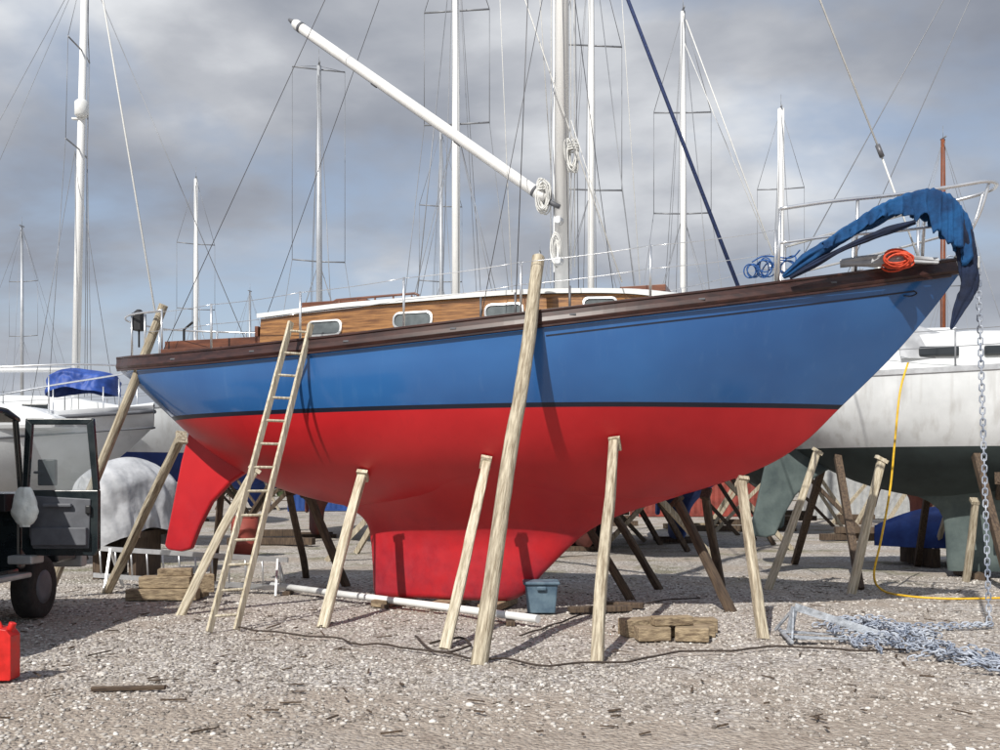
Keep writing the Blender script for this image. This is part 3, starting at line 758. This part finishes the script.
def updinghy(name,c,L,Wd,Hh,rz,zb,matn):
    mb=MB(); rows=[]
    for i in range(31):
        t=i/30; x=(t-.5)*L; w=Wd/2*(1-max(0,(t-.5)/.5)**2.4)*(.8+.2*min(1,t/.3)); w=max(w,.02); h=Hh*(1-.55*max(0,(t-.55)/.45)**2)
        rows.append([(x,w*math.cos(a_)*(1 if abs(math.cos(a_))<.98 else 1.06),h*abs(math.sin(a_))**.75+(.06 if abs(a_-math.pi/2)<.05 else 0)) for a_ in [math.pi*k/18 for k in range(19)]])
    mb.grid(rows,0,True); mb.add(rows[0],[list(range(19))])
    return mb.obj(name,matn,None,mw=Matrix.Translation(c)@Matrix.Rotation(rz,4,'Z')@Matrix.Translation((0,0,zb)))
c=P(965,0,19.2); c.z=0
updinghy('upturned_dinghy',c,3.4,1.5,.75,math.radians(170),.35,'tarpblue')
mb=MB()
for dx in(-.9,.7): mb.box((c.x+dx,c.y,.17),(.15,1.5,.34))
mb.obj('dinghy_trestle','wood_dark')
strut('timber_prop',G(990,560),P(1000,478,15.2),.13,'wood_dark')
strut('timber_prop',P(935,560,19),P(950,500,18),.09,'wood_pale')
strut('timber_prop',P(962,600,16),P(975,500,15.5),.11,'wood')

# ------------------------------------------------------------------ off-road van (left)
v=empty('van_with_open_door')
X0,X1=-7.25,-5.43
mb=MB()
mb.extr([(6.6,.62),(6.55,1.3),(6.75,2.3),(6.95,2.42),(10.08,2.45),(10.08,.55)],'x',X0,X1)
mb.extr([(10.08,2.36),(10.08,2.45),(10.75,2.43),(11.05,2.34),(11.05,2.28),(10.7,2.35)],'x',X0,X1)
mb.extr([(11.0,.62),(11.0,1.45),(11.25,1.5),(12.35,1.30),(12.5,1.1),(12.5,.62),(11.95,.62),(11.9,.85),(11.7,1.0),(11.4,1.0),(11.2,.85),(11.15,.62)],'x',X0,X1)
mb.box(((X0+X1)/2,10.55,.58),(X1-X0-.01,.93,.12))
for x in(X0+.04,X1-.04): mb.beam((x,11.12,1.46),(x,10.98,2.33),.07,.06)
mb.obj('body','darkgreen',v,bevel=.03)
mb=MB(); mb.add([(X0+.08,11.13,1.5),(X1-.08,11.13,1.5),(X1-.08,11.0,2.3),(X0+.08,11.0,2.3)],[[0,1,2,3]]); mb.obj('windscreen','clearglass',v)
mb=MB(); mb.box((X1-.45,10.35,1.05),(.5,.5,.16)); mb.box((X1-.45,10.14,1.45),(.5,.12,.85)); mb.box(((X0+X1)/2,10.88,1.38),(X1-X0-.1,.22,.2)); mb.torus((X1-.45,10.68,1.45),.19,.018,24,6,0,Matrix.Rotation(math.radians(65),3,'X'))
mb.obj('seat_and_dashboard','black',v,bevel=.03)
mb=MB(); mb2=MB()
for y in(7.7,11.55):
    for x in(X0+.12,X1-.1):
        mb.tube([(x-.12,y,.37),(x-.10,y,.37),(x+.10,y,.37),(x+.12,y,.37)],[.3,.37,.37,.3],28); mb2.tube([(x-.125,y,.37),(x-.12,y,.37),(x+.12,y,.37),(x+.125,y,.37)],[.12,.2,.2,.12],18)
mb.obj('tyres','rubber',v); mb2.obj('wheel_rims','trimgrey',v)
mb=MB(); mb.box(((X0+X1)/2,12.6,.62),(X1-X0+.1,.16,.2)); mb.box((X1+.04,10.5,.56),(.16,1.1,.06)); mb.box((X1+.07,11.0,.74),(.28,.30,.10)); mb.obj('bumper_and_step','greypaint',v,bevel=.02)
dY=11.0; dx0,dx1=-5.40,-4.53
mb=MB()
mb.extr([(dx0,.85),(dx0+.05,.78),(dx1-.05,.78),(dx1,.85),(dx1,1.52),(dx0,1.52)],'y',dY-.03,dY+.05)
mb.extr([(dx0,1.52),(dx0+.07,1.52),(dx0+.12,2.26),(dx0+.04,2.33)],'y',dY-.02,dY+.04)
mb.extr([(dx1,1.52),(dx1-.07,1.52),(dx1-.14,2.26),(dx1-.06,2.33)],'y',dY-.02,dY+.04)
mb.extr([(dx0+.04,2.33),(dx0+.10,2.26),(dx1-.12,2.26),(dx1-.06,2.33)],'y',dY-.021,dY+.041)
mb.obj('door_shell','darkgreen',v,bevel=.012)
mb=MB(); mb.extr([(dx0+.10,1.0),(dx0+.14,.86),(dx1-.1,.86),(dx1-.08,1.42),(dx0+.09,1.46)],'y',dY-.05,dY-.028); mb.box(((dx0+dx1)/2+.02,dY-.08,1.0),(.62,.06,.2)); mb.box(((dx0+dx1)/2,dY-.085,1.35),(.32,.05,.04)); mb.obj('door_card','trimgrey',v,bevel=.015)
mb=MB(); mb.add([(dx0+.07,dY+.01,1.52),(dx1-.07,dY+.01,1.52),(dx1-.14,dY+.01,2.26),(dx0+.12,dY+.01,2.26)],[[0,1,2,3]]); mb.obj('door_window','clearglass',v)
mb=MB(); mb.box((dx0+.22,dY+.14,1.72),(.20,.08,.30)); mb.beam((dx0+.1,dY+.05,1.72),(dx0+.2,dY+.12,1.72),.03,.03); mb.box((dx1-.1,dY-.06,1.3),(.06,.04,.1)); mb.obj('door_mirror_and_latch','black',v,bevel=.02)
mb=MB(); c=P(25,507,10.75); rows=[]
for i in range(25):
    t=i/24; z=c.z+.22-.44*t; w=.05+.085*math.sin(math.pi*min(1,t*1.05))**.6*(.6+.5*t)
    rows.append([(c.x+w*1.15*math.cos(a_)*(1+.25*noise.noise(Vector((math.cos(a_)*3,t*4,math.sin(a_)*3)))),c.y+w*.6*math.sin(a_)*(1+.3*noise.noise(Vector((math.cos(a_)*5,t*3,9)))),z) for a_ in [2*math.pi*k/24 for k in range(24)]])
mb.grid(rows,0,True,closeu=True); mb.add(rows[-1],[list(range(24))]); mb.obj('carrier_bag','bag',v)
mb=MB(); c=G(2,679)
mb.extr([(c.x-.16,0.0),(c.x+.10,0.0),(c.x+.11,.02),(c.x+.11,.36),(c.x+.07,.41),(c.x-.05,.43),(c.x-.16,.36)],'y',c.y-.08,c.y+.08)
mb.tube([(c.x+.06,c.y,.38),(c.x+.09,c.y,.46)],.03,10); mb.tube(spline([(c.x-.13,c.y,.37),(c.x-.1,c.y,.46),(c.x-.03,c.y,.47),(c.x+.0,c.y,.41)],4),.014,8)
mb.obj('fuel_can','red',bevel=.02)

# ------------------------------------------------------------------ things on the ground
def pile(name,specs,matn):
    mb=MB()
    for (c,size,rz) in specs: mb.box(c,size,0,Matrix.Rotation(rz,3,'Z'))
    return mb.obj(name,matn,bevel=.012)
c=G(668,640)
pile('timber_blocks',[((c.x-.16,c.y,.07),(.34,.2,.14),.12),((c.x+.24,c.y-.03,.07),(.34,.2,.14),-.22),((c.x+.25,c.y+.25,.06),(.55,.2,.12),-.08),((c.x-.2,c.y+.32,.09),(.5,.22,.18),.3),((c.x+.05,c.y+.07,.19),(.42,.16,.09),.2),((c.x+.3,c.y+.5,.08),(.6,.2,.15),.0)],'baulk')
c=G(163,600)
pile('timber_blocks',[((c.x,c.y,.08),(.95,.22,.15),.05),((c.x+.1,c.y+.35,.08),(.8,.22,.15),-.1),((c.x+.02,c.y+.1,.24),(.7,.25,.16),.0),((c.x+.12,c.y+.15,.37),(.45,.2,.1),.2),((c.x+.45,c.y+.3,.2),(.3,.2,.25),.4)],'baulk')
c=G(600,612); pile('timber_blocks',[((c.x,c.y,.04),(.8,.15,.07),.2),((c.x+.3,c.y+.4,.04),(.6,.12,.07),-.3)],'wood_dark')
mb=MB(); c=G(541,612); 
w,dp,h=.40,.32,.36
base=[(-w/2*.85,-dp/2*.85),(w/2*.85,-dp/2*.85),(w/2*.85,dp/2*.85),(-w/2*.85,dp/2*.85)]
mb.add([(c.x+x,c.y+y,0.0) for x,y in base]+[(c.x+x/.85,c.y+y/.85,h) for x,y in base],[[0,1,2,3],[0,1,5,4],[1,2,6,5],[2,3,7,6],[3,0,4,7],[4,5,6,7]])
mb.box((c.x,c.y,h+.01),(w+.05,dp+.05,.04)); mb.box((c.x,c.y-dp/2-.02,h-.05),(.12,.03,.05)); mb.obj('storage_box','bin',bevel=.02)
mb=MB(); a=G(272,592,.10);b=G(538,628,.10)
mb.tube([a,b],.045,14); mb.obj('spar','white')
mb=MB(); 
for t in(.08,.5,.92):
    q=a.lerp(b,t); mb.box((q.x,q.y,.025),(.1,.3,.05))
mb.obj('spar_bearers','wood_dark',bevel=.005)
mb=MB(); a=P(92,548,14.9);b=P(288,560,14.0); dn=Vector((0,.06,-.42))
mb.beam(a,b,.03,.07); mb.beam(a+dn,b+dn,.03,.07)
for i in range(12): t=(i+.5)/12; mb.tube([a.lerp(b,t),a.lerp(b,t)+dn],.014,6)
for t in(.1,.95): q=a.lerp(b,t); mb.beam((q.x,q.y,q.z),(q.x+.05,q.y-.35,0),.03,.05); mb.beam((q.x,q.y,q.z),(q.x+.05,q.y+.35,0),.03,.05)
mb.obj('aluminium_ladder','alu')
# anchor
mb=MB(); c=G(828,642)
A=lambda x,y,z:(c.x+x,c.y+y,z)
mb.beam(A(-.30,.12,.34),A(.60,-.08,.05),.028,.075)
mb.beam(A(-.30,.12,.34),A(-.36,.10,.07),.03,.07)
mb.tube([A(-.46,-.32,.05),A(-.34,.52,.05)],.022,10)
for s_ in(-1,1):
    y0=.10+s_*.10; 
    pr=[A(-.40,y0-.02,.06),A(-.34,y0+s_*.18,.05),A(.22,.06+s_*.13,.03)]
    up=[(p[0],p[1],p[2]+.018) for p in pr]; mb.add(pr+up,[[0,1,2],[3,5,4],[0,1,4,3],[1,2,5,4],[2,0,3,5]])
    mb.beam(A(-.31,.12,.32),A(-.42,.10+s_*.3,.06),.02,.03)
mb.torus(A(.63,-.09,.06),.045,.012,14,6,0,Matrix.Rotation(1.2,3,'X'))
ao=mb.obj('anchor','galv',bevel=.004)
def link(mb,c,q,L=.085,wd=.05,r=.0085):
    pts=[]
    for i in range(12):
        a=2*math.pi*i/12; x=math.cos(a)*wd/2; y=math.sin(a)*wd/2+(L/2-wd/2)*(1 if math.sin(a)>0 else -1); pts.append(Vector(c)+q@Vector((x,0,y)))
    mb.tube(pts,r,5,0,closed=True)
def chain(mb,pts,**k):
    i=0; acc=0; tw=0; step=.064
    for a,b in zip(pts[:-1],pts[1:]):
        a=Vector(a);b=Vector(b);t=b-a; L=t.length
        if L<1e-6: continue
        q=t.to_track_quat('Z','Y').to_matrix()
        s=acc
        while s<L:
            i+=1; link(mb,a+t*(s/L),q@Matrix.Rotation(math.pi/2*(i%2)+random.uniform(-.15,.15),3,'Z'),**k); s+=step
        acc=s-L
mb=MB()
ctop=YM@Vector((6.02,0,4.04)); 
cg=Vector((ctop.x+.10,ctop.y-.05,.05))
chain(mb,[YM@Vector((5.75,0,4.1)),ctop,cg])
pl=G(955,666)
rd=random.Random(3)
for s_ in range(15):
    p=[ (cg if s_<2 else Vector((pl.x+rd.uniform(-.4,.6),pl.y+rd.uniform(-.2,1.9),.02)))]
    ang=rd.uniform(0,6.28)
    for j in range(9):
        ang+=rd.uniform(-1.1,1.1); q=p[-1]+Vector((math.cos(ang)*.17,math.sin(ang)*.22,0)); 
        if abs(q.x-pl.x)>.55: ang+=2.5; q.x=pl.x+.5*(1 if q.x>pl.x else -1)
        q.y=min(max(q.y,pl.y-.45),pl.y+2.2)
        q.z=.02+.12*max(0,1-((q.x-pl.x)/.6)**2)*rd.random(); p.append(q)
    chain(mb,spline(p,3))
chain(mb,spline([G(893,646,.02),G(905,652,.02),G(925,648,.03),Vector((pl.x,pl.y+.3,.04))],6))
mb.obj('anchor_chain','galvb',fixn=False)
mb=MB()
hp=[P(908,363,14.3),P(900,392,14.0),P(895,440,13.9),P(890,490,13.9),P(881,540,13.8),P(874,575,13.9),G(882,592,.03),G(905,598,.03),G(950,601,.03),G(1010,600,.03)]
mb.tube(spline(hp,6),.016,8); mb.obj('yellow_hose','yellow')
def grope(name,pts,r,matn,j=.05):
    p=[]
    for q in spline(pts,10):
        p.append(q+Vector((0,j*noise.noise(q*2.5),0))+Vector((0,0,.008)))
    mb=MB(); mb.tube(p,r,6); mb.obj(name,matn)
grope('ground_rope',[G(238,628,.02),G(330,642,.02),G(445,656,.02),G(540,666,.02),G(610,664,.02),G(700,655,.02),G(800,650,.02),G(905,652,.02)],.010,'ropedark',.3)
grope('ground_rope',[G(520,640,.02),G(580,618,.02),G(640,606,.02),G(700,600,.02)],.01,'ropedark',.2)
grope('ground_rope',[G(415,640,.02),G(440,655,.02),G(470,648,.02),G(460,640,.02),G(430,646,.02)],.012,'ropedark',.2)
mb=MB(); rd=random.Random(21)
for i in range(260):
    y=rd.uniform(6,15); x=rd.uniform(-.52,.52)*y; L_=rd.uniform(.03,.16)*(2.0 if rd.random()<.08 else 1); a_=rd.uniform(0,6.28); w_=rd.uniform(.006,.022)
    c=Vector((x,y,.012)); dv=Vector((math.cos(a_),math.sin(a_),rd.uniform(-.08,.12)))*L_/2
    mb.beam(c-dv,c+dv,w_,rd.uniform(.004,.012))
mb.obj('wood_debris','wood_dark',fixn=False)
strut('offcut',G(92,690,.01),G(165,692,.03),.035,'wood_dark',pad=False)

for i in range(16):
    x=random.uniform(-13,17); y=random.uniform(18,38)
    if abs(x)<1 and y<20: continue
    specs=[((x+random.uniform(-.3,.3),y+random.uniform(-.4,.4),.1+.19*(j//2)),(random.uniform(.8,2.0),.25,.18),random.uniform(-.25,.25)) for j in range(random.randint(2,7))]
    pile('timber_stack',specs,random.choice(['baulk','wood_dark','wood_dark']))
def drum(x,y,m):
    mb=MB(); mb.tube([(x,y,0),(x,y,.28),(x,y,.30),(x,y,.32),(x,y,.58),(x,y,.60),(x,y,.62),(x,y,.88)],[.29,.29,.305,.29,.29,.305,.29,.29],20); mb.torus((x,y,.87),.285,.015,20,6); mb.obj('oil_drum',m)
drum(*at(245,21)[:2],'redcont'); drum(*at(600,24)[:2],'black')
def container(x,y,rz,m,L=6,Hh=2.4):
    e=empty('storage_container',(x,y,0),rz); mb=MB()
    n=int(L/.14); pr=[]
    for i in range(n+1): pr.append((-L/2+L*i/n, -1.2+(.035 if i%2 else 0)))
    rows=[[(a,b,.12) for a,b in pr],[(a,b,Hh) for a,b in pr]]; mb.grid(rows,0,False)
    mb.box((0,.03,Hh/2+.06),(L-.05,2.33,Hh-.15)); 
    for sx in(-1,1):
        for sy in(-1,1): mb.box((sx*(L/2-.04),sy*1.17,Hh/2+.03),(.14,.14,Hh+.05))
    mb.box((0,-1.2,Hh+.02),(L,.1,.12)); mb.box((0,-1.2,.1),(L,.1,.14))
    mb.obj('shell',m,e)
    mb=MB()
    for y_ in(-.7,-.25,.25,.7): mb.tube([(L/2+.03,y_,.15),(L/2+.03,y_,Hh-.1)],.02,6)
    mb.obj('door_bars','greypaint',e)
container(9.5,47,.05,'redcont',6,2.4); container(17,44,-.1,'greypaint'); container(-9,56,.1,'bluehull'); container(1.5,62,0,'cream',9)
mb=MB()
for x in np.arange(-60,60,2.5): mb.beam((x,72,0),(x,72,1.8),.08,.08)
for z in(.3,1.0,1.7): mb.tube([(-60,72,z),(60,72,z)],.03,5)
mb.obj('post_fence','wood_dark')
M['leaf']=mat('hedge_leaves',(.035,.055,.022),.9,0,scale=.6,col2=(.075,.095,.04))
mb=MB(); rd=random.Random(9)
for i in range(9000):
    x=rd.uniform(-150,150); hgt=3.2+1.6*noise.noise(Vector((x*.08,0,0)))+.8*noise.noise(Vector((x*.4,5,0)))
    y=115+rd.uniform(-3,3); z=hgt*math.sqrt(rd.random())
    a=Vector((rd.uniform(-1,1),rd.uniform(-.6,.6),rd.uniform(-1,1)))*.55; b=Vector((rd.uniform(-1,1),rd.uniform(-.6,.6),rd.uniform(-1,1)))*.55
    c=Vector((x,y,z)); mb.add([c-a,c+b,c+a,c-b],[[0,1,2,3]])
mb.obj('hedgerow','leaf',fixn=False)

# ------------------------------------------------------------------ ground
def ground_mat():
    m=bpy.data.materials.new('gravel_ground'); m.use_nodes=True; nt=m.node_tree;N=nt.nodes;L=nt.links;b=N['Principled BSDF']
    b.inputs['Roughness'].default_value=.95; b.inputs['Specular IOR Level'].default_value=.2
    tc=N.new('ShaderNodeTexCoord')
    def noi(sc_,det=4,r=.6):
        n=N.new('ShaderNodeTexNoise'); n.inputs['Scale'].default_value=sc_; n.inputs['Detail'].default_value=det; n.inputs['Roughness'].default_value=r; L.new(tc.outputs['Object'],n.inputs['Vector']); return n.outputs['Fac']
    def ramp(f,els):
        r=N.new('ShaderNodeValToRGB'); L.new(f,r.inputs[0]); cr=r.color_ramp
        while len(cr.elements)<len(els): cr.elements.new(.5)
        for e,(p,c) in zip(cr.elements,els): e.position=p; e.color=(*c,1)
        return r.outputs[0]
    def mix(f,a,c,mode='MIX'):
        x=N.new('ShaderNodeMix'); x.data_type='RGBA'; x.blend_type=mode
        if isinstance(f,(int,float)): x.inputs[0].default_value=f
        else: L.new(f,x.inputs[0])
        L.new(a,x.inputs[6]);L.new(c,x.inputs[7]);return x.outputs[2]
    def voro(s):
        vo=N.new('ShaderNodeTexVoronoi'); vo.inputs['Scale'].default_value=s; L.new(tc.outputs['Object'],vo.inputs['Vector']); return vo
    vo=voro(30)
    sp=N.new('ShaderNodeSeparateColor'); L.new(vo.outputs['Color'],sp.inputs[0])
    stone=ramp(sp.outputs[0],[(0,srgb(134,126,120)),(.35,srgb(170,163,156)),(.7,srgb(196,190,184)),(1,srgb(220,216,212))])
    edge=ramp(vo.outputs['Distance'],[(.0,(1,1,1)),(.5,(.93,.93,.93)),(.8,(.55,.53,.51))])
    stone=mix(1.0,stone,edge,'MULTIPLY')
    n14=noi(14,6,.75)
    dirt=ramp(n14,[(.3,srgb(124,112,102)),(.5,srgb(160,148,136)),(.7,srgb(190,180,168))])
    sx=N.new('ShaderNodeSeparateXYZ'); L.new(tc.outputs['Object'],sx.inputs[0])
    near=N.new('ShaderNodeMapRange'); L.new(sx.outputs[1],near.inputs['Value']); near.inputs['From Min'].default_value=8.2; near.inputs['From Max'].default_value=6.6; near.inputs['To Min'].default_value=0; near.inputs['To Max'].default_value=.18
    ad=N.new('ShaderNodeMath'); ad.operation='ADD'; L.new(noi(.55,4,.6),ad.inputs[0]); L.new(near.outputs[0],ad.inputs[1])
    ad2=N.new('ShaderNodeMath'); ad2.operation='MULTIPLY_ADD'; L.new(n14,ad2.inputs[0]); ad2.inputs[1].default_value=.35; L.new(ad.outputs[0],ad2.inputs[2])
    mask=ramp(ad2.outputs[0],[(.63,(0,0,0)),(.82,(.9,.9,.9))])
    c=mix(mask,stone,dirt)
    mos=ramp(noi(.8,5,.65),[(.52,(0,0,0)),(.64,(.6,.6,.6))])
    far=N.new('ShaderNodeMapRange'); L.new(sx.outputs[1],far.inputs['Value']); far.inputs['From Min'].default_value=13; far.inputs['From Max'].default_value=18
    mm=N.new('ShaderNodeMath'); mm.operation='MULTIPLY'; L.new(mos,mm.inputs[0]); L.new(far.outputs[0],mm.inputs[1])
    g=ramp(n14,[(.3,srgb(72,76,44)),(.7,srgb(118,116,76))]); c=mix(mm.outputs[0],c,g)
    dk=ramp(noi(1.5,6,.7),[(.56,(0,0,0)),(.72,(.55,.55,.55))]); dkc=ramp(n14,[(0,srgb(98,82,72)),(1,srgb(126,106,94))]); c=mix(dk,c,dkc)
    L.new(c,b.inputs['Base Color'])
    hh=N.new('ShaderNodeMath'); hh.operation='MULTIPLY_ADD'; L.new(vo.outputs['Distance'],hh.inputs[0]); hh.inputs[1].default_value=-1.0; L.new(noi(25,3,.7),hh.inputs[2])
    bp=N.new('ShaderNodeBump'); bp.inputs['Strength'].default_value=.9; bp.inputs['Distance'].default_value=.022; L.new(hh.outputs[0],bp.inputs['Height']); L.new(bp.outputs[0],b.inputs['Normal'])
    return m
M['ground']=ground_mat()
xs=sorted(set(list(np.linspace(-16,16,161))+[-2500,-800,-300,-120,-60,-35,-22,22,35,60,120,300,800,2500]))
ys=sorted(set(list(np.linspace(3,30,136))+[-600,-100,-30,-8,0,36,45,60,90,150,300,800,2500,5000]))
def gz(x,y):
    if not(-16<=x<=16 and 3<=y<=30): return 0
    return .028*noise.noise(Vector((x*.7,y*.7,0)))+.015*noise.noise(Vector((x*2.6,y*2.6,4)))-.01
mb=MB(); mb.grid([[(x,y,gz(x,y)) for x in xs] for y in ys],0,True); mb.obj('ground','ground')

def stones(name,n,seed):
    r=np.random.default_rng(seed)
    phi=(1+5**.5)/2
    ico=np.array([(-1,phi,0),(1,phi,0),(-1,-phi,0),(1,-phi,0),(0,-1,phi),(0,1,phi),(0,-1,-phi),(0,1,-phi),(phi,0,-1),(phi,0,1),(-phi,0,-1),(-phi,0,1)])/1.9
    fc=np.array([(0,11,5),(0,5,1),(0,1,7),(0,7,10),(0,10,11),(1,5,9),(5,11,4),(11,10,2),(10,7,6),(7,1,8),(3,9,4),(3,4,2),(3,2,6),(3,6,8),(3,8,9),(4,9,5),(2,4,11),(6,2,10),(8,6,7),(9,8,1)])
    y=5.2+ (r.random(n)**1.35)*11.5; x=(r.random(n)*2-1)*(y*.56+.3)
    keep=[]
    for i in range(n):
        q=noise.noise(Vector((x[i]*.5,y[i]*.6,3)))+.5*noise.noise(Vector((x[i]*2,y[i]*2,8)))
        keep.append(r.random()< (.5+1.0*q if y[i]<7.4 else .85+.9*q))
    keep=np.array(keep); x=x[keep];y=y[keep];n=len(x)
    s=.007+.015*r.random(n)**2.2+(r.random(n)<.010)*.020*r.random(n)
    ang=r.random(n)*6.28; sx=1+.6*r.random(n); sz=.4+.4*r.random(n)
    jit=1+.26*(r.random((n,12,1))-.5)*2
    v=ico[None,:,:]*jit
    v=v*np.stack([s*sx,s,s*sz],1)[:,None,:]
    ca,sa=np.cos(ang)[:,None],np.sin(ang)[:,None]
    X=v[:,:,0]*ca-v[:,:,1]*sa; Y=v[:,:,0]*sa+v[:,:,1]*ca
    z0=np.array([gz(a,b_) for a,b_ in zip(x,y)])
    V=np.stack([X+x[:,None],Y+y[:,None],v[:,:,2]+(z0+s*.15)[:,None]],2).reshape(-1,3)
    Fc=(fc[None]+12*np.arange(n)[:,None,None]).reshape(-1)
    me=bpy.data.meshes.new(name); me.vertices.add(len(V)); me.vertices.foreach_set('co',V.ravel())
    me.loops.add(len(Fc)); me.loops.foreach_set('vertex_index',Fc.astype(np.int32)); me.polygons.add(len(Fc)//3)
    me.polygons.foreach_set('loop_start',np.arange(0,len(Fc),3,dtype=np.int32)); 
    me.update(calc_edges=True); me.validate()
    me.materials.append(M['stone']); o=bpy.data.objects.new(name,me); sc.collection.objects.link(o)
m=bpy.data.materials.new('loose_stone'); m.use_nodes=True; N=m.node_tree.nodes;L=m.node_tree.links
ge=N.new('ShaderNodeNewGeometry'); r=N.new('ShaderNodeValToRGB'); L.new(ge.outputs['Random Per Island'],r.inputs[0])
cr=r.color_ramp
for p_,c_ in((.2,srgb(138,130,122)),(.42,srgb(160,153,146)),(.65,srgb(176,170,163)),(.93,srgb(196,191,185))): e_=cr.elements.new(p_); e_.color=(*c_,1)
cr.elements[0].color=(*srgb(96,88,82),1); cr.elements[-1].color=(*srgb(222,219,214),1)
L.new(r.outputs[0],N['Principled BSDF'].inputs['Base Color']); N['Principled BSDF'].inputs['Roughness'].default_value=.9
M['stone']=m
stones('gravel',60000,5)

# ------------------------------------------------------------------ light
EL,AZ=44,206
sun=bpy.data.lights.new('sun','SUN'); sun.energy=4.9; sun.angle=math.radians(.5); sun.color=(1,.96,.89)
so=bpy.data.objects.new('sun',sun); sc.collection.objects.link(so)
sd=Vector((math.sin(math.radians(AZ))*math.cos(math.radians(EL)),math.cos(math.radians(AZ))*math.cos(math.radians(EL)),math.sin(math.radians(EL))))
so.rotation_euler=sd.to_track_quat('Z','Y').to_euler(); so.location=sd*40
w=bpy.data.worlds.new('World'); sc.world=w; w.use_nodes=True; N=w.node_tree.nodes; L=w.node_tree.links
bg=N['Background']; bg.inputs['Strength'].default_value=.1
sk=N.new('ShaderNodeTexSky'); sk.sky_type='NISHITA'; sk.sun_disc=False; sk.sun_elevation=math.radians(EL); sk.sun_rotation=math.radians(AZ); sk.air_density=1.0; sk.dust_density=1.5
tc=N.new('ShaderNodeTexCoord'); sp=N.new('ShaderNodeSeparateXYZ'); L.new(tc.outputs['Generated'],sp.inputs[0])
def mth(op,a,b=None,c=None,cl=False):
    x=N.new('ShaderNodeMath'); x.operation=op; x.use_clamp=cl
    for i,q in enumerate((a,b,c)):
        if q is None: continue
        if isinstance(q,(int,float)): x.inputs[i].default_value=q
        else: L.new(q,x.inputs[i])
    return x.outputs[0]
z=mth('ADD',mth('MAXIMUM',sp.outputs[2],0.0),.26)
u=mth('DIVIDE',sp.outputs[0],z); vv=mth('DIVIDE',sp.outputs[1],z)
cb=N.new('ShaderNodeCombineXYZ'); L.new(u,cb.inputs[0]); L.new(vv,cb.inputs[1])
def wn(sc_,det,ro,dist=0,off=0):
    mp=N.new('ShaderNodeMapping'); mp.inputs['Location'].default_value=(off,off*.7,off*.3); mp.inputs['Rotation'].default_value=(0,0,.5); mp.inputs['Scale'].default_value=(1,1.15,1); L.new(cb.outputs[0],mp.inputs[0])
    n=N.new('ShaderNodeTexNoise'); n.inputs['Scale'].default_value=sc_; n.inputs['Detail'].default_value=det; n.inputs['Roughness'].default_value=ro; n.inputs['Distortion'].default_value=dist; L.new(mp.outputs[0],n.inputs['Vector']); return n.outputs['Fac']
def wr(f,els):
    r=N.new('ShaderNodeValToRGB'); L.new(f,r.inputs[0]); cr=r.color_ramp
    while len(cr.elements)<len(els): cr.elements.new(.5)
    for e,(p,c) in zip(cr.elements,els): e.position=p; e.color=(*c,1)
    return r.outputs[0]
def wm(f,a,c,mode='MIX'):
    x=N.new('ShaderNodeMix'); x.data_type='RGBA'; x.blend_type=mode; x.clamp_factor=True
    if isinstance(f,(int,float)): x.inputs[0].default_value=f
    else: L.new(f,x.inputs[0])
    L.new(a,x.inputs[6]);L.new(c,x.inputs[7]);return x.outputs[2]
cov=wr(wn(1.2,6,.55,.2,2.0),[(.38,(0,0,0)),(.54,(1,1,1))])
shade=wn(1.6,7,.5,.1,7.0)
col=wr(shade,[(.34,(.26,.285,.345)),(.45,(.35,.375,.43)),(.54,(.50,.52,.565)),(.64,(.78,.80,.83))])
k10=N.new('ShaderNodeVectorMath'); k10.operation='SCALE'; L.new(col,k10.inputs[0]); k10.inputs['Scale'].default_value=10.0
skc=N.new('ShaderNodeVectorMath'); skc.operation='SCALE'; L.new(sk.outputs[0],skc.inputs[0]); skc.inputs['Scale'].default_value=1.5
skm=N.new('ShaderNodeRGB'); skm.outputs[0].default_value=(3.6,4.2,5.2,1)
c=wm(cov,wm(.45,skc.outputs[0],skm.outputs[0]),k10.outputs[0])
haze=mth('POWER',mth('SUBTRACT',1.0,mth('MAXIMUM',sp.outputs[2],0.0),cl=True),6.0)
hc=N.new('ShaderNodeRGB'); hc.outputs[0].default_value=(6.0,6.4,7.0,1)
c=wm(mth('MULTIPLY',haze,.65),c,hc.outputs[0])
L.new(c,bg.inputs['Color'])

cam=bpy.data.cameras.new('camera'); co=bpy.data.objects.new('camera',cam); sc.collection.objects.link(co)
co.location=(0,0,EYE); co.rotation_euler=(math.radians(90),0,0); cam.sensor_width=36; cam.lens=36*F/1000; cam.shift_y=(HZ-375)/1000; cam.clip_end=8000
sc.camera=co
sc.view_settings.view_transform='Standard'; sc.view_settings.look='None'; sc.view_settings.exposure=0
